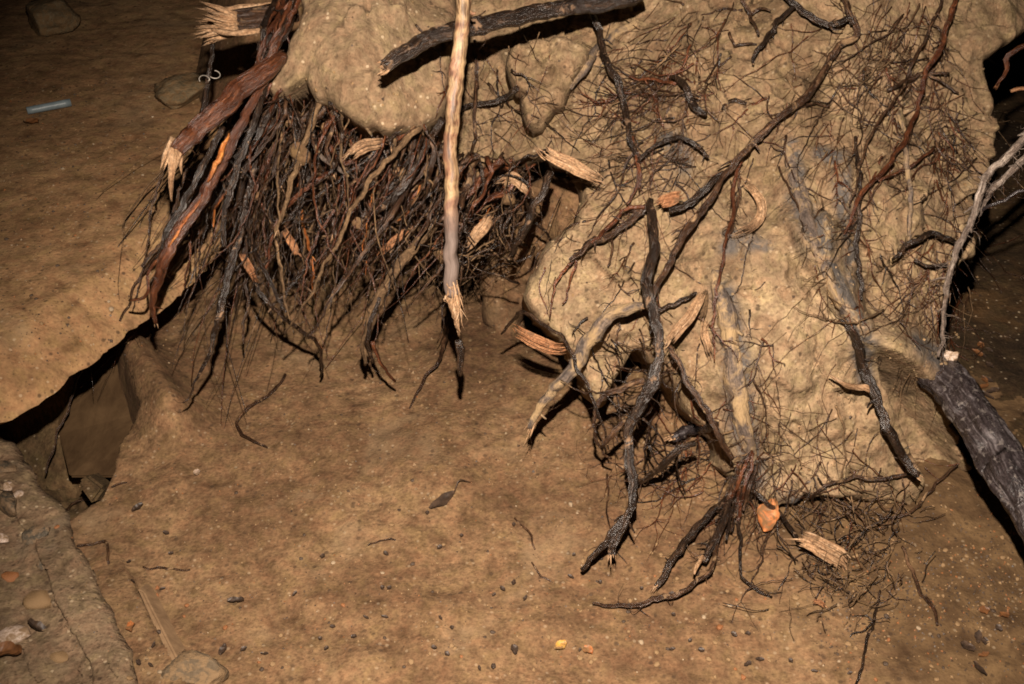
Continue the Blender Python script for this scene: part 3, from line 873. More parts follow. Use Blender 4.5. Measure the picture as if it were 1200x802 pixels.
root('long slender brown root crossing the pale face from the top edge to the root knot', [(985, -6, 7), (999, 26, 8), (1003, 44, 9), (985, 52, 9), (973, 68, 10), (957, 98, 10), (934, 121, 10), (900, 150, 9), (866, 184, 9), (849, 207, 9), (830, 237, 9), (800, 280, 9), (770, 334, 8), (762, 350, 6)],
     'brown', h=[0.02, 0.03, 0.05, 0.06, 0.09, 0.10], hair=30, hair_len=0.04)
root('black root sagging in a loop at the top edge', [(922, -6, 8), (934, 9, 8), (952, 21, 8), (972, 27, 8), (994, 22, 7), (1000, 30, 6)], 'black', h=0.05, hair=6)
root('short black root with pale tip below the sagging loop', [(932, 6, 6), (918, 20, 7), (904, 36, 7), (893, 52, 6), (885, 64, 5), (882, 74, 3)], 'black', h=0.045, end=True, end_len=0.008, end_n=3, hair=6)
root('thin forked root left of the short black one', [(868, -5, 5), (876, 14, 5), (884, 28, 4), (889, 42, 3)], 'brown', h=0.03, side=[([(880, 16, 4), (892, 10, 3), (902, 14, 2)], 0.03), ([(854, 38, 3), (861, 54, 3), (874, 52, 3), (887, 52, 2)], 0.02)])
root('knotted dark upright root in the middle of the tangle', [(763, 236, 9), (766, 262, 12), (768, 292, 13), (760, 318, 14), (757, 338, 14), (765, 362, 15), (770, 388, 14), (771, 412, 12), (768, 436, 16), (760, 456, 18), (745, 482, 14), (737, 510, 12), (739, 550, 12), (741, 588, 12), (732, 614, 11), (719, 640, 11), (717, 654, 10)],
     'black', Z=[2.07, 2.03, 2.00, 1.98, 1.97, 1.96, 1.95, 1.95, 1.95, 1.95, 1.96, 1.97, 1.96, 1.95, 1.95, 1.95, 1.94], end=True, end_len=0.035, end_n=4, hair=40, hair_len=0.06,
     side=[([(736, 606, 8), (716, 630, 8), (698, 648, 7), (680, 668, 6)], 0, [1.95, 1.95, 1.955, 1.97])], sides=12, knob=0.28)
root('dark root branching left from the knot top into red rootlets', [(764, 240, 9), (736, 262, 9), (714, 276, 9), (694, 284, 9), (680, 295, 6), (668, 304, 5)], 'brown', h=0.05,
     side=[([(756, 243, 5), (731, 247, 5), (719, 258, 5), (704, 276, 5), (692, 286, 4)], 0.06, None, 'red'), ([(676, 300, 4), (661, 318, 4), (649, 338, 3), (645, 372, 2)], 0.03, None, 'red'), ([(674, 304, 4), (671, 330, 3), (657, 356, 2)], 0.025, None, 'red'),
           ([(716, 275, 3), (718, 292, 3), (714, 312, 2)], 0.03, None, 'brown')], hair=30, hair_len=0.05)
root('short black root with orange torn end beside the knot', [(852, 203, 8), (832, 217, 9), (814, 235, 9), (797, 244, 9), (786, 247, 9)], 'black', h=0.05)
wood_piece('torn_wood', 'orange torn wood stub right of the knot top', 'wood', [(772, 240, 12), (784, 234, 15), (800, 229, 12)], 'orange', h=0.07, n_spike=6, slen=0.03)
root('thick arching grey brown root reaching down left out of the tangle', [(757, 358, 8), (738, 361, 13), (716, 369, 17), (699, 386, 19), (685, 408, 19), (674, 427, 17), (659, 446, 15), (645, 460, 13), (634, 476, 11), (625, 492, 9), (621, 500, 7)],
     'smear', Z=[1.99, 1.99, 2.01, 2.02, 2.03, 2.03, 2.03, 2.04, 2.05, 2.06, 2.06], sides=14, knob=0.2, end=True, end_len=0.05, end_n=4, start=True, endcol='pale', hair=14)
root('thin black root hooking over the orange torn wood', [(588, 392, 3), (604, 369, 5), (613, 365, 5), (636, 381, 5), (656, 394, 5), (667, 408, 5), (677, 427, 4), (687, 445, 4), (692, 464, 4), (701, 482, 4), (708, 504, 3), (712, 528, 2)], 'black',
     Z=[2.22, 2.12, 2.09, 2.05, 2.03, 2.01, 2.0, 2.0, 2.0, 2.0, 2.02, 2.05])
wood_piece('torn_wood', 'long orange torn wood sliver under the hooked thin root', 'wood', [(602, 385, 7), (614, 393, 14), (632, 402, 16), (650, 409, 14), (664, 409, 6)], 'orange', Z=[2.10, 2.08, 2.07, 2.06, 2.05], n_spike=4, slen=0.02)
root('bent root loop left of the lower tangle', [(757, 446, 8), (736, 452, 8), (716, 460, 8), (701, 474, 6), (697, 498, 4), (699, 518, 4), (706, 531, 4), (717, 537, 3)], 'brown', Z=[1.96, 1.98, 1.99, 2.0, 2.02, 2.04, 2.05, 2.06], hair=14)
root('short curved root crossing inside the bent loop', [(746, 488, 8), (727, 496, 7), (716, 509, 7), (706, 526, 5)], 'brown', Z=[1.97, 1.99, 2.0, 2.03], hair=8)
wood_piece('torn_wood', 'pale peeled stick leaning right above the tangle', 'wood', [(781, 405, 11), (793, 391, 12), (806, 374, 12), (818, 353, 11), (824, 340, 8)], 'pale', Z=[1.94, 1.95, 1.96, 1.98, 2.0], flat=0.7, n_spike=4, slen=0.02)
wood_piece('torn_wood', 'small pale wood wedge pointing down beside the peeled stick', 'wood', [(826, 372, 5), (826, 392, 9), (830, 406, 7), (833, 418, 2)], 'pale', h=0.04, n_spike=3, slen=0.015)
wood_piece('torn_wood', 'upright pale strip at the head of the peeled stick', 'wood', [(826, 338, 6), (825, 355, 8), (823, 376, 5)], 'dusty', h=0.03, n_spike=3, slen=0.02)
root('short black strip crossing behind the peeled stick', [(767, 366, 5), (788, 358, 6), (804, 349, 6), (818, 342, 4)], 'black', h=0.03)  # narrow black tube behind the stick
root('long dark root sloping right from the knot to the stained fork', [(786, 406, 6), (797, 430, 7), (812, 456, 8), (829, 485, 8), (844, 514, 8), (857, 538, 6)], 'brown', Z=[1.96, 1.95, 1.94, 1.94, 1.95, 1.97], hair=14)
root('broad soil smeared root lying flat in the face above the bottom fan', [(838, 318, 10), (848, 355, 20), (857, 405, 24), (864, 455, 24), (871, 505, 20), (880, 545, 14)], 'smear', h=-0.006, sides=12, hair=18, hair_len=0.03)
root('thin red brown root dropping past the curl of bark', [(868, 190, 4), (859, 226, 5), (856, 258, 5), (850, 290, 4), (843, 322, 4), (839, 356, 4), (836, 396, 3), (838, 424, 2)], 'red', h=0.035, hair=24, hair_len=0.04)
root('second thin root beside the curl of bark', [(864, 196, 4), (866, 228, 4), (858, 268, 4), (852, 280, 3)], 'brown', h=0.03, hair=12, hair_len=0.03)
wood_piece('torn_wood', 'hooked curl of pale bark on the face', 'wood', [(872, 212, 4), (882, 222, 9), (892, 238, 11), (892, 254, 11), (880, 267, 10), (862, 274, 6)], 'pale', h=0.05, flat=0.4, n_spike=3, slen=0.02)
# bottom fan
root('dark fan root with pale broken tip pointing down left', [(862, 560, 6), (852, 584, 8), (836, 602, 9), (816, 622, 10), (801, 640, 10), (786, 660, 9), (774, 678, 8), (768, 687, 6)], 'black', h=[0.03, 0.06, 0.06, 0.04], end=True, end_len=0.02, end_n=4, hair=12)
root('thick fan root with a long pale torn tip', [(868, 556, 6), (858, 584, 9), (848, 612, 11), (836, 638, 11), (826, 656, 8)], 'black', h=[0.03, 0.07, 0.06], hair=14,
     side=[([(826, 652, 6), (820, 664, 5), (814, 674, 3)], 0.06, None, 'pale')])
root('longest fan root curving left along the pit floor', [(852, 600, 6), (841, 630, 6), (838, 652, 6), (832, 670, 6), (814, 682, 6), (800, 694, 7), (776, 702, 7), (742, 708, 6), (716, 709, 5), (694, 707, 3)], 'brown', h=[0.05, 0.05, 0.03, 0.02], hair=8)
root('thin dark fan root curling right along the floor', [(864, 592, 5), (866, 626, 5), (867, 654, 4), (872, 676, 4), (884, 689, 4), (905, 698, 3)], 'black', h=[0.05, 0.03, 0.015])
for k, (a, b, c, m_) in enumerate((((880, 528), (866, 562), (850, 592), 'red'), ((874, 536), (860, 566), (846, 606), 'brown'), ((884, 530), (872, 570), (862, 610), 'red'), ((868, 545), (856, 580), (838, 612), 'black'), ((876, 548), (868, 584), (856, 622), 'brown'),
                                 ((866, 540), (864, 575), (868, 604), 'red'), ((888, 545), (878, 575), (872, 596), 'brown'), ((862, 560), (846, 590), (822, 612), 'black'), ((872, 562), (858, 598), (850, 632), 'black'))):
    root('thin strand in the bundle at the head of the bottom root fan', [(*a, 3), (*b, 5), (*c, 3)], m_, h=[0.02, 0.05, 0.06], group='strands at the head of the bottom root fan', hair=8, hair_len=0.03)
root('grey root stub with a yellow broken face inside the lower tangle', [(842, 500, 10), (822, 501, 14), (802, 507, 14), (786, 513, 12)], 'grey', h=[0.02, 0.07], end=True, end_len=0.03, hair=14)
root('dark root sloping down left below the grey stub', [(815, 519, 8), (800, 524, 9), (786, 534, 9), (774, 549, 9), (760, 559, 8), (747, 568, 6)], 'black', Z=[2.0, 1.99, 2.0, 2.03, 2.08, 2.13], hair=10)
# right side
root('whitish mouldy root hanging along the right edge of the root ball', [(1215, 140, 12), (1198, 165, 11), (1176, 188, 10), (1160, 202, 10), (1149, 226, 9), (1140, 252, 9), (1130, 278, 8), (1118, 302, 7), (1110, 332, 7), (1107, 362, 6), (1103, 396, 5), (1099, 418, 4)],
     'white', Z=[2.0, 2.0, 2.01, 2.02, 2.02, 2.03, 2.03, 2.03, 2.02, 2.01, 2.0, 2.0], hair=46, hair_len=0.07, hair_mat='white', sides=10)
root('grey root running just behind the whitish one', [(1220, 165, 9), (1198, 188, 9), (1176, 210, 9), (1160, 226, 9), (1148, 246, 7), (1136, 262, 5)], 'white', Z=[2.06, 2.06, 2.07, 2.08, 2.08, 2.09], hair=24, hair_len=0.07, hair_mat='brown')
root('grey twig forking right into the dark gap', [(1148, 246, 4), (1164, 240, 4), (1182, 230, 4), (1202, 220, 3)], 'grey', Z=[2.08, 2.06, 2.05, 2.04])
root('red tipped twig in the black gap at the right edge', [(1215, 45, 6), (1198, 56, 6), (1182, 66, 6), (1176, 88, 5), (1168, 100, 3)], 'red', Z=[2.25, 2.24, 2.24, 2.26, 2.28], end=True, end_len=0.02, endcol='orange')
root('thin twig low in the black gap at the right edge', [(1215, 100, 4), (1196, 106, 5), (1184, 107, 4)], 'orange', Z=[2.3, 2.3, 2.3])
root('red brown shining root running straight down left from the top right', [(1120, -6, 6), (1111, 26, 7), (1101, 56, 7), (1088, 80, 7), (1082, 96, 6), (1077, 120, 6), (1071, 142, 6), (1059, 166, 7), (1048, 184, 7), (1030, 206, 6), (1010, 231, 6), (997, 254, 4), (990, 275, 2)], 'red', h=[0.07, 0.07, 0.06, 0.05, 0.02], hair=24, hair_len=0.05)
root('thinner brown root left of the red shining root', [(1106, -6, 4), (1087, 38, 4), (1071, 74, 4), (1055, 106, 4), (1037, 132, 4), (1020, 162, 4), (1006, 200, 3), (995, 240, 2)], 'brown', h=0.04, hair=24, hair_len=0.05)
root('dark thin upright root on the pale face right of the buried root', [(1003, 160, 4), (1007, 205, 5), (1007, 250, 6), (1004, 288, 6), (1008, 320, 6), (1009, 352, 4)], 'black', h=0.03, hair=20, hair_len=0.03)
root('grey upright root below the red shining root', [(1054, 132, 5), (1060, 160, 6), (1065, 200, 7), (1067, 244, 6), (1065, 292, 4)], 'smear', h=0.02, hair=14, hair_len=0.04)
root('black arch shaped root near the right edge of the face', [(1046, 306, 4), (1060, 290, 6), (1075, 281, 7), (1095, 276, 7), (1117, 283, 6)], 'black', h=0.05, hair=20, hair_len=0.04)
root('brown side root crossing to the hairy patch', [(1030, 212, 4), (1052, 202, 4), (1074, 190, 4), (1094, 172, 4)], 'red', h=0.03, hair=10)
root('dark thin root below the black arch', [(1072, 306, 4), (1088, 311, 4), (1110, 311, 4)], 'black', h=0.04)
root('thin root rising right from the dark upright one', [(1040, 105, 4), (1062, 97, 5), (1086, 88, 5), (1112, 86, 3)], 'brown', h=0.03, side=[([(1090, 88, 3), (1110, 100, 3), (1124, 110, 2)], 0.03)], hair=10)
# below the face, right
root('forked thin root lying level above the hair root mat', [(1072, 556, 4), (1040, 561, 5), (1010, 559, 5), (984, 563, 4), (962, 571, 4), (950, 585, 3)], 'brown', h=0.025, hair=20, hair_len=0.05)
root('thin root stretching up right from the hair root mat', [(1122, 546, 3), (1098, 570, 4), (1076, 592, 4), (1056, 604, 4), (1030, 606, 3)], 'brown', h=0.02, side=[([(1059, 560, 2), (1058, 580, 2), (1055, 604, 2)], 0.02)])
root('dark root pressed into the gravelly floor at lower right', [(1058, 640, 3), (1066, 664, 5), (1080, 692, 5), (1092, 712, 5), (1098, 734, 3)], 'brown', h=0.008)
root('thin dark root running straight down to the bottom edge', [(1030, 694, 3), (1022, 730, 4), (1012, 770, 4), (1000, 815, 3)], 'black', h=0.008)
root('dark short root bordering the orange leaf', [(872, 572, 4), (892, 583, 6), (912, 600, 6), (924, 618, 6), (938, 638, 4)], 'black', h=[0.03, 0.03, 0.05])
wood_piece('torn_wood', 'broad pale torn wood flake among the hair roots', 'wood', [(932, 630, 8), (948, 634, 16), (966, 644, 22), (984, 655, 22), (992, 664, 12)], 'pale', Z=[1.98, 1.98, 1.98, 1.99, 2.0], n_spike=6, slen=0.02)
wood_piece('torn_wood', 'small reddish torn sliver below the broad flake', 'wood', [(952, 704, 5), (960, 706, 6), (968, 712, 4)], 'orange', h=0.02, n_spike=3, slen=0.015)
# top
root('thick black branch slanting across the top with a pale sawn looking end', [(748, -10, 24), (716, 2, 22), (680, 7, 20), (640, 13, 20), (600, 22, 20), (560, 32, 20), (522, 38, 19), (492, 51, 19), (470, 64, 18), (449, 80, 16)],
     'black', Z=[2.16, 2.14, 2.12, 2.09, 2.05, 2.01, 1.98, 1.96, 1.94, 1.93], sides=16, knob=0.14, end=True, end_len=0.022, end_n=9, name='branch', cat='branch', hair=12)
st = root('pale peeled stick hanging straight down in front of the hollow', [(546, -30, 18), (543, 0, 18), (539, 50, 17), (533, 108, 17), (528, 165, 16), (530, 222, 17), (528, 280, 16), (530, 330, 17), (530, 344, 17)],
          'stick', Z=[1.86, 1.87, 1.89, 1.90, 1.92, 1.94, 1.97, 2.0, 2.01], name='stick', cat='stick', sides=16, knob=0.16, wob=1.8, hair=10, hair_len=0.02)
C, R = path([(529, 334, 16), (531, 350, 18), (534, 370, 13), (537, 388, 9), (539, 404, 5)], Z=[2.0, 2.01, 2.02, 2.03, 2.04], wob=1.0)
tp = [tube(C[:-2], R[:-2] * np.linspace(0.85, 0.5, len(R) - 2), 10, 0.4)]
D_ = AX
for k in range(46):
    x_ = random.uniform(-1, 1); L_ = (0.035 + 0.085 * max(0, 0.65 + 0.5 * x_ - abs(x_ - 0.35))) * random.uniform(0.35, 1.0)
    t_ = C[-1] - C[0]; t_ /= np.linalg.norm(t_)
    p_ = C[0] + D_ * x_ * R[0] * 0.95 - AF * R[0] * math.sqrt(max(0, 1 - x_ * x_)) * random.uniform(0.2, 1.0) + t_ * random.uniform(-0.012, 0.012)
    d_ = t_ + D_ * (0.10 * x_ + random.gauss(0, 0.07)) - AF * random.gauss(0, 0.07)
    r_ = R[0] * random.uniform(0.07, 0.22)
    tp.append(tube(catmull(np.array([p_, p_ + d_ * L_ * .5 + RNG.normal(size=3) * .0015, p_ + d_ * L_ * .85 + RNG.normal(size=3) * .003, p_ + d_ * L_]), 7), r_ * np.array([.6, 1, 1, .95, .8, .5, .15]), 5, 0.35, random.uniform(.4, .9)))
V, F = join(tp)
build('torn_tip', V, F, M['pale'], st)
C, R = path([(538, 398, 7), (540, 412, 9), (541, 426, 8), (540, 440, 5)], Z=[2.045, 2.05, 2.06, 2.07], wob=1.5)  # black piece shaped for the dark end and the shadow below the tip
V, F = tube(C, R, 9, 0.4)
build('dark_tip_shadow', V, F, M['black'], st)
root('dark root leaning beside the pale stick under the lip', [(518, 140, 9), (502, 166, 10), (486, 196, 11), (468, 222, 11), (452, 238, 10), (436, 250, 8)], 'black', Z=[2.16, 2.15, 2.14, 2.14, 2.15, 2.17], hair=8)
root('second dark root leaning just left of it under the lip', [(490, 158, 8), (474, 172, 9), (456, 190, 9), (436, 202, 7)], 'black', Z=[2.2, 2.2, 2.22, 2.25])
wood_piece('torn_wood', 'pale wood chip under the earth lip', 'wood', [(409, 183, 7), (420, 175, 15), (434, 170, 14), (450, 168, 7)], 'pale', Z=[2.14, 2.14, 2.15, 2.16], n_spike=5, slen=0.02)
root('thin dark root dropping from the thick black branch', [(690, 2, 8), (700, 30, 8), (709, 60, 8), (713, 78, 9), (725, 100, 10), (733, 130, 8), (739, 158, 7), (746, 186, 6)], 'black', h=[0.12, 0.08, 0.05, 0.04], side=[([(746, 182, 4), (750, 202, 4), (744, 222, 4), (733, 240, 3)], 0.04, None, 'red'), ([(748, 184, 3), (752, 204, 3), (750, 224, 2)], 0.035, None, 'red')], hair=14)
root('grey root half sunk in the face right of the clod', [(668, 103, 8), (680, 85, 12), (696, 64, 12), (720, 42, 11), (748, 26, 8)], 'smear', h=-0.001, sides=10)
root('short dark root crossing behind the pale stick', [(606, 104, 8), (588, 115, 8), (568, 122, 7), (546, 127, 6), (532, 132, 4)], 'black', h=0.03, hair=8)
root('thin brown root hanging in the yellow recess', [(555, 48, 4), (559, 90, 5), (557, 130, 5), (555, 168, 4), (540, 196, 3)], 'brown', h=0.035, hair=12)
root('thin dark line drawn for the crack under the recess', [(538, 196, 4), (562, 196, 4), (598, 194, 5), (620, 184, 4), (644, 174, 4)], 'black', h=0.05)  # black tube added to trace the dark crack of the shelf
wood_piece('torn_wood', 'long pinkish torn splinter standing out of the face', 'wood', [(634, 174, 8), (650, 184, 15), (668, 193, 17), (686, 202, 15), (704, 212, 8)], 'pale', Z=[2.06, 2.05, 2.05, 2.06, 2.08], n_spike=7, slen=0.03)
wood_piece('torn_wood', 'small grey splinter under the long pinkish one', 'wood', [(665, 214, 3), (680, 212, 5), (695, 218, 3)], 'pale', h=0.04, n_spike=3, slen=0.01)
root('dark root with pale scars hanging below the long splinter', [(646, 200, 9), (636, 224, 10), (624, 246, 10), (612, 274, 10), (599, 302, 7)], 'black', Z=[2.1, 2.09, 2.1, 2.13, 2.17], hair=10)
root('black bent root at the middle of the tangled patch', [(786, 90, 6), (798, 98, 9), (808, 114, 9), (816, 126, 9), (828, 135, 7)], 'black', h=0.04, hair=18)
root('brown arched root below the tangled patch', [(748, 190, 4), (764, 176, 5), (782, 165, 6), (798, 161, 6), (814, 168, 6), (832, 183, 4)], 'black', h=0.04, hair=12)
root('thin level root left of the tangled patch', [(738, 90, 3), (752, 95, 4), (772, 96, 4), (792, 98, 4)], 'red', h=0.03, hair=14)
root('short black curved root alone on the bare face', [(846, 128, 3), (852, 121, 5), (864, 118, 6), (874, 122, 4)], 'black', h=0.012)
# left
root('red brown broken root, the thickest of the left bundle, with a torn end', [(330, 66, 18), (312, 84, 23), (282, 106, 25), (250, 134, 24), (224, 160, 22), (207, 178, 19)], 'red', Z=[2.12, 2.08, 2.05, 2.02, 2.0, 1.99], sides=16, knob=0.12, hair=8)
bl = [o for o in COL.objects if o.get('label', '').startswith('red brown broken root')][0]
Cx, Rx = path([(205, 176, 17), (203, 188, 13), (201, 205, 8), (200, 222, 5), (201, 236, 2)], Z=[1.99, 1.985, 1.985, 1.99, 2.0])
v1, f1 = tube(Cx, Rx, 9, 0.3, 0.4, flat_dir=AF)
v2, f2 = spikes(Cx[0], Cx[3] - Cx[0], Rx[0] * 1.1, 0.07, 10, 0.3)
V, F = join([(v1, f1), (v2, f2)])
build('broken_end', V, F, M['pale'], bl)
root('glossy red root with painted orange glints in the left bundle', [(312, 92, 8), (290, 132, 12), (262, 186, 15), (238, 232, 16), (212, 268, 17), (194, 302, 15), (183, 336, 12), (178, 358, 8), (184, 378, 5)], 'red', Z=[2.1, 2.07, 2.05, 2.03, 2.02, 2.02, 2.04, 2.06, 2.08], sides=14, knob=0.14, end=True, end_len=0.015, end_n=3,
     side=[([(270, 155, 2), (261, 176, 7), (251, 198, 6), (244, 214, 2)], 0, [2.040, 2.027, 2.018, 2.020], 'glint'), ([(238, 228, 2), (222, 251, 4), (208, 270, 4), (196, 290, 2)], 0, [2.012, 2.005, 2.003, 2.006], 'glint')], hair=10)  # the two glint tubes paint orange highlights along the root
root('slim bent root curling off the glossy red root', [(200, 286, 4), (186, 302, 5), (175, 318, 4), (172, 340, 4), (164, 352, 4), (152, 353, 3)], 'red', Z=[2.03, 2.04, 2.05, 2.06, 2.08, 2.1])
root('black root running beside the glossy red root', [(314, 96, 9), (298, 140, 10), (282, 190, 9), (268, 240, 8), (260, 290, 6)], 'black', Z=[2.12, 2.08, 2.07, 2.07, 2.09], hair=10)
root('dark root behind the torn end of the thick red root', [(262, 150, 8), (236, 196, 9), (214, 240, 9), (196, 276, 7), (178, 318, 5)], 'black', Z=[2.09, 2.06, 2.06, 2.06, 2.08])
root('long black root with a frayed point, lowest of the left bundle', [(318, 120, 6), (296, 200, 7), (282, 270, 9), (266, 330, 10), (254, 376, 8), (244, 420, 5), (228, 450, 3), (214, 474, 2)], 'black', Z=[2.2, 2.17, 2.14, 2.12, 2.12, 2.14, 2.16, 2.18], hair=16)
root('thin upright stick bound with pale wire beside the broken log', [(251, 44, 6), (247, 70, 6), (244, 96, 7), (239, 122, 8), (235, 142, 7)], 'black', Z=[2.22, 2.21, 2.2, 2.19, 2.18], name='stick', cat='stick')
sk = [o for o in COL.objects if o.get('label', '').startswith('thin upright stick')][0]
for (uu, vv) in ((239, 93), (252, 88)):
    t = np.linspace(0.0, 4.4, 18); ph = 2.6 if uu < 245 else 4.6
    C = at(uu + (5.5 + t * .25) * np.cos(t + ph), vv + 5.0 * np.sin(t + ph) * (1 - .06 * t), np.full(18, 2.17) + 0.010 * np.sin(t + 1))
    V, F = tube(C, np.full(18, 0.0009), 5, 0.3); build('wire_curl', V, F, M['wire'], sk)
lg = root('short broken log with a shaggy pale splintered end', [(345, 10, 28), (322, 20, 29), (300, 22, 29), (278, 25, 27), (264, 28, 24)], 'brown', Z=[2.22, 2.2, 2.19, 2.18, 2.17], name='log', cat='log', sides=18, knob=0.10)
tipc = at(262, 27, 2.17)
V, F = spikes(tipc, np.array([-1.0, -0.1, 0.05]), 0.024, 0.075, 46, 0.45, back=0.35)
v2, f2 = spikes(tipc + np.array([0.0, 0, -0.004]), np.array([-1.0, -0.1, 0.0]), 0.009, 0.085, 34, 1.0, back=0.15)
V, F = join([(V, F), (v2, f2)])
build('broken_end', V, F, M['pale'], lg)
C, R = path([(322, 32, 4), (298, 37, 7), (270, 39, 8), (246, 34, 3)], Z=[2.16, 2.15, 2.14, 2.15]); V, F = tube(C, R, 8, 0.3, 0.5, flat_dir=AF)
build('torn_strip', V, F, M['pale'], lg)
C, R = path([(318, 3, 3), (300, 6, 4), (280, 8, 5), (258, 12, 5)], Z=[2.17, 2.16, 2.15, 2.15]); V, F = tube(C, R, 8, 0.3, 0.5, flat_dir=AF)
build('torn_strip', V, F, M['pale'], lg)
for k in range(16):
    a = (330 + random.uniform(-6, 26), -8); c = (304 + random.uniform(-8, 14), 78 + random.uniform(-12, 12)); b = ((a[0] + c[0]) / 2 + random.uniform(-6, 8), 34 + random.uniform(-6, 6))
    root('dark red strand in the bundle beside the broken log', [(*a, random.uniform(3, 6)), (*b, random.uniform(4, 8)), (*c, random.uniform(2, 5))], random.choice(['red', 'black', 'brown']), Z=[random.uniform(2.12, 2.2), random.uniform(2.08, 2.14), random.uniform(2.06, 2.12)], group='strands beside the broken log', hair=3)
# middle hanging
root('stout dusty root hanging from the tangle left of the pale stick', [(516, 258, 9), (494, 282, 12), (472, 306, 13), (454, 330, 13), (440, 356, 13), (432, 382, 12), (428, 410, 8), (427, 428, 5)], 'dusty', Z=[2.22, 2.2, 2.19, 2.19, 2.2, 2.22, 2.25, 2.28], side=[([(436, 400, 5), (446, 424, 4), (462, 446, 3)], 0, [2.22, 2.25, 2.3], 'red'), ([(446, 350, 5), (432, 392, 6), (436, 424, 3)], 0, [2.18, 2.2, 2.25], 'black')], hair=18, hair_len=0.06)
root('thin brown root drooping below the torn tip of the pale stick', [(524, 372, 6), (521, 398, 6), (512, 424, 4), (498, 440, 4), (488, 462, 3), (480, 478, 2)], 'brown', h=[0.10, 0.05, 0.008])
root('thin curved root lying on the floor below the left curtain', [(334, 440, 3), (316, 462, 4), (292, 478, 4), (280, 494, 4), (284, 510, 4), (312, 526, 2)], 'brown', h=0.012)
root('dark root crossing the bottom of the left curtain', [(295, 330, 4), (312, 352, 6), (340, 378, 6), (362, 392, 5), (376, 408, 5), (374, 440, 3)], 'black', Z=[2.2, 2.2, 2.24, 2.28, 2.32, 2.4])
root('grey twig crossing the upper curtain', [(366, 170, 4), (380, 186, 6), (396, 198, 6), (410, 204, 4)], 'smear', Z=[2.18, 2.16, 2.15, 2.15])
for p_, lab in (((300, 330, 282, 296), 'pale torn strip hanging low in the left curtain'), ((444, 300, 480, 266), 'pale torn strip in the shadow left of the stick'), ((332, 268, 350, 300), 'orange torn strip in the middle of the curtain')):
    wood_piece('torn_wood', lab, 'wood', [(p_[0], p_[1], 3), ((p_[0] + p_[2]) / 2, (p_[1] + p_[3]) / 2, 9), (p_[2], p_[3], 4)], 'orange', Z=[2.2, 2.18, 2.18], n_spike=3, slen=0.015)
wood_piece('torn_wood', 'pale broken flake in the tangle right of the stick', 'wood', [(548, 290, 6), (558, 276, 14), (568, 264, 14), (574, 254, 5)], 'pale', Z=[2.18, 2.16, 2.16, 2.17], n_spike=5, slen=0.02)
wood_piece('torn_wood', 'pale ragged scrap under the crack right of the stick', 'wood', [(588, 214, 5), (600, 208, 14), (612, 216, 10), (620, 226, 4)], 'pale', Z=[2.2, 2.19, 2.19, 2.2], n_spike=5, slen=0.02)

for pts_, lab in (([(604, 607, 2), (614, 616, 3), (624, 629, 3), (628, 646, 2)], 'thin curled rootlet lying on the floor right of the long stalked leaf'), ([(622, 660, 2), (634, 674, 3), (646, 681, 2)], 'short thin rootlet lying below the curled one'),
                  ([(76, 602, 3), (90, 590, 4), (112, 580, 4), (150, 565, 2)], 'thin dark line drawn for the crack on the rim of the hole'), ([(88, 642, 2), (108, 640, 3), (126, 637, 4), (128, 662, 3)], 'small dark bent twig beside the mortar block'),  # first one is a tube added to draw a crack line
                  ([(168, 666, 2), (196, 667, 3), (224, 668, 2)], 'short straight brown twig on the floor above the terrace'), ([(430, 640, 2), (446, 634, 2), (464, 633, 2)], 'tiny twig left of centre on the floor')):
    root(lab, pts_, 'brown', h=0.004)

# ---- the curtain of hanging roots under the lip
LIP = [(296, 100), (330, 112), (365, 118), (400, 138), (440, 152), (490, 152), (540, 186), (590, 194), (632, 196)]


def lip_at(t):
    L = np.array(LIP, float); s = np.r_[0, np.cumsum(np.hypot(*np.diff(L, axis=0).T))]; s /= s[-1]
    return np.array([np.interp(t, s, L[:, 0]), np.interp(t, s, L[:, 1])])


CLUMPS = [(random.random() ** 1.2, random.gauss(0, 0.16), random.uniform(0.55, 1.25), random.uniform(0, .5)) for _ in range(26)]


def hang(w0, w1, zlo, zhi):
    cl = random.choice(CLUMPS) if random.random() < 0.78 else (random.random() ** 1.3, 0, random.uniform(.3, 1), random.random() * .5)
    t = min(max(cl[0] + random.gauss(0, 0.018), 0), 1)
    a = lip_at(t)
    z0 = zlo + (zhi - zlo) * min(max(cl[3] * 1.6 + random.gauss(0, 0.12), 0), 1)
    deep = (z0 - 2.12) / 0.5
    lean = np.interp(a[0], [300, 340, 400, 460, 540, 630], [-0.42, -0.20, -0.05, -0.30, -0.55, -0.35]) + cl[1] + random.gauss(0, 0.15) + (random.gauss(0, 0.6) if random.random() < 0.16 else 0)
    lean = max(lean, -0.66 if a[0] < 420 else -1.2)
    L = np.interp(a[0], [300, 360, 420, 480, 560, 630], [320, 335, 285, 200, 140, 105]) * (0.35 + 0.75 * random.random()) * cl[2]
    w = w0 + (w1 - w0) * random.random() ** 1.6
    pts, Z = [], []
    bow = random.gauss(0, 0.13) * L; bow2 = random.gauss(0, 0.04) * L
    v0 = a[1] - 8 + max(0, deep) * random.uniform(0, 90)
    u0 = a[0] + random.gauss(0, 6)
    for k in range(6):
        s = k / 5
        pts.append((u0 + lean * L * s + bow * math.sin(s * math.pi) + bow2 * math.sin(s * 6.3) + random.gauss(0, 2), v0 + L * s, w * (1 - 0.7 * s)))
        Z.append(z0 + random.gauss(0, 0.02) - 0.02 * s)
    return pts, Z


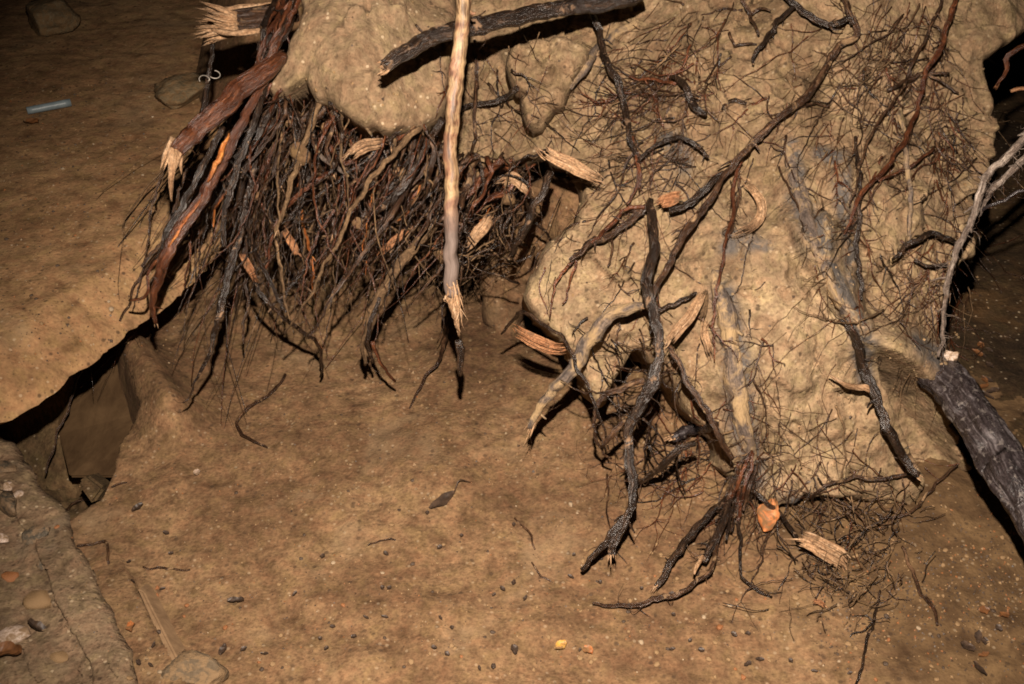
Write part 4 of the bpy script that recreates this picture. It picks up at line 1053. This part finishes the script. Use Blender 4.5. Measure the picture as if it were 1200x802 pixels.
for k in range(185):
    pts, Z = hang(*((2.0, 9.0) if k % 8 else (9.0, 14.0)), 2.11, 2.6)
    if k % 5 == 0: pts = [(a_, b_, max(c_, pts[0][2] * 0.62)) for a_, b_, c_ in pts[:4]]; Z = Z[:4]      # snapped short
    mt = random.choices(['black', 'brown', 'red', 'dusty', 'glint'], [3.2, 4.6, 3.4, 0.9, 0.5])[0]  # glint: whole roots in the painted highlight colour
    where = 'far left part' if pts[0][0] < 345 else 'left part' if pts[0][0] < 400 else 'middle part' if pts[0][0] < 480 else 'right part'
    root(f'slender {dict(black="black", brown="dark brown", red="red brown", dusty="soil coated", glint="glint coloured")[mt]} root hanging in the {where} of the curtain under the lip', pts, mt, Z=Z, name='hanging_root', cat='root', group='roots hanging in the curtain under the earth lip',
         sides=7, wob=2.6, hair=7 if k % 2 else 3, hair_len=0.05, hair_w=0.0007, end=(k % 5 == 0), end_len=0.018, end_n=5)


def fibre_mass(name, label, n, maker, mats, wob=2.2):
    buckets = {m: [] for m in mats}
    for _ in range(n):
        pts, Z = maker()
        C, R = path(pts, Z=Z, m=10, wob=wob)
        buckets[random.choice(mats)].append(tube(C, R, 4, 0.0))
    V, F, mi_, off = [], [], [], 0
    for i, m in enumerate(mats):
        for v, f in buckets[m]:
            V.append(v); F += [tuple(a + off for a in q) for q in f]; off += len(v); mi_ += [i] * len(f)
    o = build(name, np.concatenate(V), F, [M[m] for m in mats], midx=mi_)
    tag(o, label, None, None, 'stuff')
    return o


fibre_mass('fine_root_mass', 'dense mass of fine hanging roots under the earth lip', 400, lambda: hang(0.9, 3.2, 2.14, 2.8), ['brown', 'black', 'red', 'brown', 'dusty'])


def tangle():
    u = random.gauss(552, 38) if random.random() < 0.6 else random.gauss(420, 70); v = random.gauss(262, 32) if u > 500 else random.gauss(235, 45)
    an = random.gauss(2.2, 0.9); L = random.uniform(30, 90); w = random.uniform(1.2, 4.2); z = random.uniform(2.18, 2.6)
    pts = []
    for k in range(4):
        pts.append((u + math.cos(an) * L * (k / 3 - .5), v + math.sin(an) * L * (k / 3 - .5), w * (1 - 0.2 * k))); an += random.gauss(0, 0.35)
    return pts, [z, z - 0.03, z - 0.02, z]


fibre_mass('root_tangle', 'tangled fine roots behind the pale stick', 300, tangle, ['brown', 'black', 'dusty'])

# ---- fine roots creeping over the face
CL = [(800, 50, 45, 45, 46, 2.2), (790, 110, 40, 40, 40, 2.6), (1040, 40, 40, 50, 40, 1.9), (1000, 110, 60, 50, 36, 2.2), (1110, 140, 12, 40, 30, 1.6), (1085, 320, 30, 40, 34, 1.6), (1000, 250, 40, 80, 22, 1.7),
      (770, 180, 50, 40, 24, 2.2), (880, 560, 20, 40, 30, 1.9), (810, 530, 30, 40, 34, 2.0), (760, 420, 40, 50, 18, 2.0), (700, 300, 40, 40, 12, 2.0), (600, 120, 50, 50, 14, 1.6), (890, 470, 14, 60, 14, 1.6), (960, 520, 40, 40, 14, 1.8)]
PLACE = ['in the tangled patch at top centre', 'in the dark knot of the tangled patch', 'at the top right of the face', 'below the sagging loop', 'in the hairy upright patch at right', 'around the black arch', 'beside the dark upright root',
         'below the tangled patch', 'above the bottom root fan', 'in the hollow below the knot', 'beside the root knot', 'left of the root knot', 'in the yellow recess at top', 'down the bare face at lower right', 'low on the bare face']


def walk(u, v, an, L, w, n=6, turn=0.3):
    pts = []
    for s in range(n):
        pts.append((u, v, w * (1 - 0.75 * s / (n - 1)))); an += random.gauss(0, turn); u += math.cos(an) * L / (n - 1); v += math.sin(an) * L / (n - 1)
    return pts


for ci, (cu, cv, su, sv, cnt, ang) in enumerate(CL):
    for k in range(int(cnt * 0.72)):
        u, v = random.gauss(cu, su), random.gauss(cv, sv)
        if v < 2: continue
        mt = random.choices(['brown', 'red', 'black', 'dusty'], [4, 3, 2, 1.5])[0]
        main = walk(u, v, random.gauss(ang, 0.6), random.uniform(30, 140), random.uniform(1.3, 3.6))
        hh = random.choice([0.003, 0.010, 0.02])
        C, R = path(main, hh, wob=2.2); parts = [tube(C, R, 5, 0.15)]
        for b in range(random.randint(2, 6)):
            i = random.randrange(1, 5); p_ = main[i]
            an = math.atan2(main[i][1] - main[i - 1][1], main[i][0] - main[i - 1][0]) + random.choice([-1, 1]) * random.uniform(.4, 1.2)
            c2, r2 = path(walk(p_[0], p_[1], an, random.uniform(8, 42), p_[2] * 0.75, 5, 0.35), hh, wob=1.6)
            c2 = c2 + (C[np.argmin(((C - c2[0]) ** 2).sum(1))] - c2[0])
            parts.append(tube(c2, r2, 4, 0.0))
        V, F = join(parts)
        o = build('rootlet', V, F, M[mt], origin=C[0])
        tag(o, f'hair thin {dict(black="black", brown="brown", red="reddish", dusty="soil coated")[mt]} branching rootlet {PLACE[ci]}', 'rootlet', 'hair thin rootlets on the earth face')


def fuzz():
    if random.random() < 0.93:
        c = random.choice(CL[:9] + CL[5:6] + CL[2:4] + CL[12:]); u, v = random.gauss(c[0], c[2] * 0.85), random.gauss(c[1], c[3] * 0.85); an = random.gauss(c[5], 0.55)
    else:
        u, v = random.uniform(560, 1150), random.uniform(5, 560); an = random.gauss(1.8, 0.9)
    pts = walk(u, v, an, random.uniform(25, 135), random.uniform(0.7, 1.9), 7, 0.22)
    zz = np.array([cast(a, b)[0] for a, b, _ in pts]); z0 = np.median(zz)
    return pts, list(np.clip(zz, z0 - 0.03, z0 + 0.03) - random.uniform(0.001, 0.012))


fibre_mass('rootlet_fuzz', 'finest rootlets matted over the pale earth face', 520, fuzz, ['brown', 'red', 'dusty'])


def mat_fibre():
    u, v = (random.gauss(1000, 36), random.gauss(618, 24)) if random.random() < 0.6 else (random.gauss(985, 34), random.gauss(682, 26))
    an = random.uniform(0, 6.28); L = random.uniform(10, 60); w = random.uniform(0.6, 1.8); pts = []
    z0 = cast(min(max(u, 900), 1100), v)[0] - random.uniform(0.0, 0.03)
    for s in range(4):
        pts.append((u, v, w)); an += random.gauss(0, 0.4); u += math.cos(an) * L / 3; v += math.sin(an) * L / 3
    return pts, [z0, z0 - 0.006, z0 - 0.008, z0]


fibre_mass('hair_root_mat', 'matted dark hair roots below the face', 260, mat_fibre, ['brown', 'black', 'dusty'])


def knot_fibre():
    u, v = random.gauss(760, 26), random.gauss(455, 34)
    an = random.gauss(1.9, 0.8); L = random.uniform(20, 75); w = random.uniform(1.2, 4.0); z = random.uniform(1.95, 2.06); pts = []
    for s in range(4):
        pts.append((u, v, w * (1 - .18 * s))); an += random.gauss(0, 0.4); u += math.cos(an) * L / 3; v += math.sin(an) * L / 3
    return pts, [z, z - 0.01, z, z + 0.01]


fibre_mass('knot_fibres', 'fine fibres wound round the root knot', 34, knot_fibre, ['brown', 'black', 'brown'])


# ================================================================== STONES, BLOCKS, LITTER
def stone_mesh(name, mat, seed, sub=2, lump=0.25):
    bm = bmesh.new(); bmesh.ops.create_icosphere(bm, subdivisions=sub, radius=1.0)
    V = np.array([v.co[:] for v in bm.verts])
    r = 1 + lump * 1.6 * fbm(V, 0.9, 3, 0.5, seed)
    V = V * r[:, None]
    rr = np.random.default_rng(int(seed * 10) + 1)
    for _ in range(9):                                   # broken faces
        nn = rr.normal(size=3); nn /= np.linalg.norm(nn)
        V -= nn[None] * np.clip(V @ nn - rr.uniform(.55, .85), 0, None)[:, None]
    if sub > 2: V *= (1 + 0.09 * fbm(V, 3.5, 4, 0.65, seed + 3))[:, None]
    for v, a in zip(bm.verts, V): v.co = a
    me = bpy.data.meshes.new(name); bm.to_mesh(me); bm.free()
    for p_ in me.polygons: p_.use_smooth = True
    me.materials.append(mat)
    return me


def put(name, me, u, v, size, sink=0.3, parent=None, squash=0.65, spin=None, z_off=0.0):
    Zd, n, hit = cast(u, v)
    q = n.to_track_quat('Z', 'Y').to_matrix().to_4x4() @ Matrix.Rotation(random.uniform(0, 6.28) if spin is None else spin, 4, 'Z')
    s = size if hasattr(size, '__len__') else (size, size * random.uniform(0.7, 1.0), size * squash)
    o = bpy.data.objects.new(name, me); COL.objects.link(o)
    loc = np.array(hit) + np.array(n) * (s[2] * (1 - 2 * sink) + z_off)
    if parent is not None:
        o.parent = parent; loc = loc - np.array(parent['_o'])
    o.matrix_basis = Matrix.Translation(Vector(loc)) @ q @ Matrix.Diagonal((*s, 1))
    o['_o'] = [float(x) for x in np.array(hit)]
    return o


# the mortar block at the lower left corner, with stones set in it
blk = [(-80, 480), (-20, 500), (2, 514), (20, 530), (34, 552), (48, 575), (66, 592), (76, 606), (84, 632), (95, 652), (104, 680), (114, 700), (126, 724), (138, 744), (150, 768), (158, 800), (165, 850), (-80, 850)]


def blk_depth(U, V):
    d = AF[2] - ((V - CV) / FPX) * AU[2]
    return (0.055 - EYE[2]) / d


def blk_extra(U, V):
    # a raised rim along the broken edge and a worn hollow inside it
    P = np.array([(0, 514), (34, 552), (76, 606), (104, 680), (150, 768), (160, 820)], float)
    best = np.full(len(U), 1e9)
    for a, b in zip(P[:-1], P[1:]):
        ab = b - a; t = np.clip(((np.c_[U, V] - a) @ ab) / (ab @ ab), 0, 1)
        best = np.minimum(best, np.hypot(U - a[0] - t * ab[0], V - a[1] - t * ab[1]))
    step1 = np.clip((best - 44) / 5, 0, 1)
    return 0.016 * step1


n_before = len(SURF)
bo = earth_mass('mortar_block', blk, blk_depth, M['concrete'], 0.22, R=12, drop=0.02, step=2.6, amp=0.012, fine=0.0015, seed=21.0, extra=blk_extra, edge_amp=3.0, lumps=0.01, facet=0.5, push=(-0.16, 0.02, -0.2))
tag(bo, 'broken mortar block with stones set in it at the lower left corner', 'block')
_vv.append(SURF[-1][0]); _ff.append(SURF[-1][1] + _n); _n += len(SURF[-1][0])
BVH = BVHTree.FromPolygons(np.concatenate(_vv).tolist(), np.concatenate(_ff).tolist())
ms = {k: [stone_mesh(k, M[k], 3.1 * i + j * 7, 2, 0.55) for i in range(3)] for j, k in enumerate(('stone_pale', 'stone_tan', 'stone_dark', 'stone_rust', 'stone_green', 'shell', 'stone_grey'))}
for (u, v, s, k) in ((6, 548, .028, 'stone_green'), (8, 592, .045, 'stone_green'), (36, 628, .035, 'stone_green'), (10, 572, .016, 'shell'), (20, 580, .014, 'shell'), (2, 630, .016, 'shell'), (12, 676, .018, 'stone_rust'), (50, 664, .011, 'stone_green'),
                     (66, 618, .007, 'stone_rust'), (22, 745, .030, 'shell'), (45, 700, .03, 'concrete_lump'), (70, 770, .02, 'stone_tan')):
    me = ms[k][random.randrange(3)] if k in ms else ms['stone_tan'][0]
    put('stone', me, u, v, s, 0.50, parent=bo, squash=0.42)

# clods of soil caught in the hanging roots
for k, (u, v, Zc, sz) in enumerate(((352, 180, 2.15, .022), (338, 140, 2.2, .016), (472, 205, 2.25, .018), (596, 232, 2.22, .020), (566, 205, 2.25, .016), (300, 230, 2.2, .012), (420, 262, 2.25, .016), (520, 300, 2.26, .018), (618, 262, 2.2, .013), (388, 150, 2.24, .015))):
    o = bpy.data.objects.new('soil_clod', stone_mesh('soil_clod', M['floor'], 40 + k * 3.3, 3, 0.35)); COL.objects.link(o)
    o.location = at(u, v, Zc); o.scale = (sz * random.uniform(.8, 1.3), sz * .8, sz * random.uniform(.8, 1.4)); o.rotation_euler = (random.random() * 6, random.random() * 6, random.random() * 6)
    tag(o, 'brown clod of soil caught among the hanging roots', 'soil clod', 'soil clods caught in the hanging roots')

for k, (u, v, Zc, sz, mt) in enumerate(((1074, 424, 2.10, .040, 'wall'), (1092, 418, 2.08, .024, 'wall'), (1112, 420, 2.05, .016, 'shell'), (1104, 432, 2.03, .013, 'wall'), (1060, 416, 2.12, .036, 'wall'))):
    o = bpy.data.objects.new('soil_clod', stone_mesh('soil_clod', M[mt], 80 + k * 3.3, 4, 0.35)); COL.objects.link(o)
    o.location = at(u, v, Zc); o.scale = (sz * random.uniform(.9, 1.3), sz * .8, sz * random.uniform(.8, 1.2)); o.rotation_euler = (random.random() * 6, random.random() * 6, random.random() * 6)
    if mt == 'shell': tag(o, 'whitish mouldy lump on the upper end of the fattest root', 'lump')
    else: tag(o, 'tan clod of soil packed round the upper end of the fattest root', 'soil clod', 'soil clods round the fattest root')

# slab leaning in the hole, bricks beside it
def prism(name, label, cat, quad, Z, thick, mat, group=None, bev=0.006):
    A = at(np.array([q[0] for q in quad], float), np.array([q[1] for q in quad], float), np.array(Z, float))
    bm = bmesh.new()
    a = [bm.verts.new(x) for x in A]; b = [bm.verts.new(x + thick * AF) for x in A]
    n = len(a); bm.faces.new(a); bm.faces.new(b[::-1])
    for i in range(n): bm.faces.new((a[i], b[i], b[(i + 1) % n], a[(i + 1) % n]))
    bmesh.ops.recalc_face_normals(bm, faces=bm.faces)
    bmesh.ops.bevel(bm, geom=list(bm.edges), offset=bev, segments=2, affect='EDGES')
    bmesh.ops.triangulate(bm, faces=bm.faces)
    for _ in range(2): bmesh.ops.subdivide_edges(bm, edges=list(bm.edges), cuts=1, use_grid_fill=True)
    V = np.array([v.co[:] for v in bm.verts])
    V += (0.006 * fbm(V, 14, 3, 0.6, 2.0))[:, None] * AF
    F = [tuple(v.index for v in f.verts) for f in bm.faces]
    bm.verts.index_update(); F = [tuple(v.index for v in f.verts) for f in bm.faces]
    bm.free()
    o = build(name, V, F, mat, origin=A.mean(0), smooth=False); tag(o, label, cat, group)
    return o


prism('slate_slab', 'dark smooth slab leaning in the hole under the broken edge', 'slab', [(56, 452), (100, 418), (132, 392), (146, 420), (166, 485), (150, 560), (80, 560), (68, 510)], [2.62, 2.62, 2.62, 2.58, 2.52, 2.46, 2.46, 2.54], 0.05, M['slate'])
prism('brick', 'broken brick lying at the bottom of the hole', 'brick', [(90, 566), (102, 556), (122, 572), (108, 592)], [2.36, 2.38, 2.36, 2.32], 0.06, M['hole'])
o = put('stone', ms['stone_rust'][0], 117, 552, 0.026, 0.2); tag(o, 'orange brown rounded stone in the hole beside the dark slab', 'stone')
# buried board and half buried stone at the terrace
prism('board', 'soil caked board edge half buried at lower left', 'board', [(160, 690), (168, 694), (208, 772), (200, 778)], [1.935, 1.93, 1.80, 1.80], 0.05, M['board'], bev=0.003)
o = put('stone', stone_mesh('stone', M['stone_drab'], 4.4, 4, 0.15), 226, 800, (0.060, 0.040, 0.034), 0.30, spin=0.5); tag(o, 'smooth grey green stone half cut off by the bottom edge', 'stone')
o = put('rock', stone_mesh('rock', M['stone_grey'], 9.4, 4, 0.4), 64, 34, (0.115, 0.08, 0.07), 0.2, spin=0.2); tag(o, 'yellowish angular rock standing in the dark at the far left', 'rock')
o = put('rock', stone_mesh('rock', M['stone_grey'], 15.4, 4, 0.4), 215, 112, (0.11, 0.09, 0.04), 0.35, spin=1.2); tag(o, 'flat pale rock behind the thin upright stick', 'rock')

# blue tube and red scrap on the upper ground
a, b = np.array(cast(33, 135)[2]), np.array(cast(84, 125)[2])
C = catmull(np.array([a, (a + b) / 2, b]) + np.array([0, 0, 0.012]), 8)
V, F = tube(C, np.full(8, 0.0105), 10, 0.03)
tag(build('plastic_tube', V, F, M['plastic']), 'blue grey plastic tube lying on the upper ground', 'tube')


def leaf(name, label, cat, u, v, L, Wd, mat, lift=0.004, curl=0.3, spin=None, group=None, stalk=False, face=0.0):
    n, m = 15, 9
    V, F = [], []
    sd = u * 0.37 + v * 0.11
    for i in range(n):
        s = i / (n - 1); w = Wd * math.sin(math.pi * (0.06 + 0.90 * s)) ** 0.8 * (1 + 0.10 * math.sin(s * 9 + u))
        for j in range(m):
            t = j / (m - 1) * 2 - 1
            V.append(((s - .5) * L, t * w / 2, curl * Wd * (t * t) * 0.5 + curl * L * 0.1 * (2 * s - 1) ** 2))
    V = np.array(V); q_ = np.c_[V[:, 0] / L * 2.4, V[:, 1] / L * 2.4, np.full(len(V), sd)]
    V = V + np.c_[0.10 * L * fbm(q_, 1, 3, 0.6, 3.0), 0.10 * L * fbm(q_, 1, 3, 0.6, 8.0), (0.10 + 0.5 * curl) * Wd * np.abs(fbm(q_, 1.0, 3, 0.55, 1.0))]
    V = [tuple(x) for x in V]
    for i in range(n - 1):
        for j in range(m - 1):
            a = i * m + j; F.append((a, a + 1, a + m + 1, a + m))
    nb_ = len(V); V2 = [(x, y, z - 0.0012) for x, y, z in V]; V += V2
    F += [tuple(i + nb_ for i in q)[::-1] for q in F]
    if stalk:
        P = np.array([(L * .5, 0, 0.01 * L), (L * .75, 0.05 * L, 0.02), (L * 1.15, -0.06 * L, 0.0)])
        v_, f_ = tube(catmull(P, 7), np.linspace(0.0016, 0.001, 7), 5, 0)
        F += [tuple(i + len(V) for i in q) for q in f_]; V += [tuple(x[:3]) for x in v_]
    me = mesh_from(name, np.array(V), F, mat)
    o = put(name, me, u, v, (1, 1, 1), 0.5, spin=spin, z_off=lift)
    if face:
        q = (Vector(AU * 0.5 - AF) * face).to_track_quat('Z', 'Y').to_matrix().to_4x4() @ Matrix.Rotation(spin or 0, 4, 'Z')
        o.matrix_basis = Matrix.Translation(o.location - Vector(AF) * 0.5 * Wd) @ q
    tag(o, label, cat, group)
    return o


leaf('leaf', 'bright orange crumpled leaf between the root fan and the hair roots', 'leaf', 895, 612, 0.064, 0.040, M['leaf_orange'], 0.02, 0.4, spin=1.25, face=1.0)
leaf('leaf', 'folded dark leaf with a long stalk lying in the middle of the floor', 'leaf', 519, 588, 0.064, 0.024, M['leaf_dark'], 0.003, 0.12, spin=0.15, stalk=True)
leaf('leaf', 'yellow leaf scrap near the bottom of the floor', 'leaf', 657, 759, 0.024, 0.018, M['leaf_yellow'], 0.003, 0.4)
leaf('leaf', 'orange leaf scrap right of the yellow one', 'leaf', 689, 764, 0.020, 0.016, M['leaf_orange'], 0.003, 0.4)
leaf('leaf', 'rusty leaf scrap on the terrace beside the buried board', 'leaf', 154, 737, 0.030, 0.014, M['leaf_orange'], 0.003, 0.3, spin=1.2)
leaf('leaf', 'red brown leaf in the corner of the mortar block', 'leaf', 8, 770, 0.06, 0.03, M['leaf_brown'], 0.01, 0.5, spin=0.3)
leaf('leaf', 'dark curled leaf on the mortar block', 'leaf', 36, 740, 0.035, 0.02, M['leaf_dark'], 0.01, 0.6, spin=1.3)
leaf('scrap', 'red scrap beside the blue plastic tube', 'scrap', 38, 146, 0.05, 0.03, M['leaf_brown'], 0.004, 0.4)
leaf('scrap', 'white plastic scrap on the floor right of the hole', 'scrap', 231, 556, 0.020, 0.013, M['shell'], 0.004, 0.3, spin=1.2)
leaf('leaf', 'black leaf scrap at bottom centre of the floor', 'leaf', 602, 763, 0.020, 0.012, M['leaf_dark'], 0.003, 0.4)
leaf('leaf', 'black pointed leaf scrap right of the terrace', 'leaf', 277, 707, 0.030, 0.014, M['leaf_dark'], 0.004, 0.5, spin=2.4)
leaf('leaf', 'black leaf scrap above the terrace', 'leaf', 162, 597, 0.026, 0.014, M['leaf_dark'], 0.004, 0.5, spin=0.6)
leaf('leaf', 'small dark leaf scrap lower left of the bottom centre', 'leaf', 262, 763, 0.022, 0.012, M['leaf_dark'], 0.003, 0.4, spin=2.7)
for k in range(20):
    u, v = random.uniform(1135, 1200), random.uniform(405, 470)
    if k > 11: u, v = random.uniform(1120, 1200), random.uniform(700, 800)
    leaf('leaf', 'dead brown leaf in the dark litter at the right edge', 'leaf', u, v, random.uniform(.012, .034), random.uniform(.008, .018), M[random.choice(['leaf_brown', 'leaf_brown', 'leaf_dark'])], 0.003, 0.2, group='dead leaves in the dark litter')
for k in range(60):
    u, v = random.uniform(150, 1000), random.triangular(540, 800, 790)
    leaf('leaf_fragment', 'tiny dark leaf fragment on the sandy pit floor', 'leaf', u, v, random.uniform(.007, .014), random.uniform(.005, .009), M['leaf_dark'], 0.002, 0.4, group='tiny leaf fragments on the pit floor')

# pebbles one can pick out, then grit
for k in range(230):
    if k < 130: u, v = random.uniform(150, 1000), random.triangular(520, 800, 790)
    elif k < 180: u, v = random.uniform(1000, 1195), random.uniform(600, 800)
    else: u, v = random.uniform(5, 190), random.uniform(170, 400)
    kind = random.choices(['stone_pale', 'stone_tan', 'stone_dark', 'stone_rust'], [0.9, 4.5, 2.6, 1.0 if k < 130 else 2])[0]
    o = put('pebble', ms[kind][random.randrange(3)], u, v, random.uniform(.0025, .0062) * (1.4 if k % 9 == 0 else 1), 0.35)
    where = 'on the sandy pit floor' if k < 130 else 'in the gravelly floor at lower right' if k < 180 else 'on the upper ground at left'
    adj = {'stone_pale': 'pale', 'stone_tan': 'tan', 'stone_dark': 'dark', 'stone_rust': 'rusty'}[kind]
    tag(o, f'small {adj} pebble pressed in {where}', 'pebble', f'{adj} pebbles {where}')


def grit(name, label, n, sampler, mats, smin, smax):
    V, F, mi_ = [], [], []
    oc = np.array([(1, 0, 0), (-1, 0, 0), (0, 1, 0), (0, -1, 0), (0, 0, 1), (0, 0, -1)], float)
    of = [(0, 2, 4), (2, 1, 4), (1, 3, 4), (3, 0, 4), (2, 0, 5), (1, 2, 5), (3, 1, 5), (0, 3, 5)]
    for k in range(n):
        u, v = sampler(); Zd, nn, hit = cast(u, v)
        s = random.uniform(smin, smax) * Zd / 2
        A = oc * s * RNG.uniform(0.5, 1.2, size=(6, 1))
        r = RNG.normal(size=(3, 3)); qq, _ = np.linalg.qr(r)
        b0 = len(V) * 6; V.append(A @ qq + np.array(hit)); F += [tuple(i + b0 for i in f) for f in of]
        mi_ += [random.choices(range(len(mats)), ([0.8, 5, 5, 1.2] if mats[0] == 'stone_pale' else [5, 3, 4, 1.4] if mats[0] == 'stone_dark' else [5, 5, 2, 0.7]))[0]] * 8
    o = build(name, np.concatenate(V), F, [M[m] for m in mats], midx=mi_, smooth=False)
    tag(o, label, None, None, 'stuff')


G4 = ['stone_pale', 'stone_tan', 'stone_dark', 'stone_rust']
grit('grit', 'fine grit strewn over the pit floor', 1700, lambda: (random.uniform(80, 1010), random.triangular(440, 802, 740)), G4, .0010, .0026)
grit('gravel', 'coarse gravel in the floor at lower right', 1500, lambda: (random.uniform(960, 1200), random.triangular(560, 802, 700)), ['stone_dark', 'stone_tan', 'stone_dark', 'stone_rust'], .0014, .0034)
grit('crumbs', 'soil crumbs stuck on the earth face', 2600, lambda: (random.uniform(320, 1160), random.uniform(0, 600)), ['wall', 'wall', 'stone_tan', 'stone_dark'], .001, .0045)
grit('upper_grit', 'fine grit on the upper ground', 700, lambda: (random.uniform(0, 230), random.uniform(90, 430)), G4, .001, .0032)

for o in COL.objects:
    if '_o' in o: del o['_o']
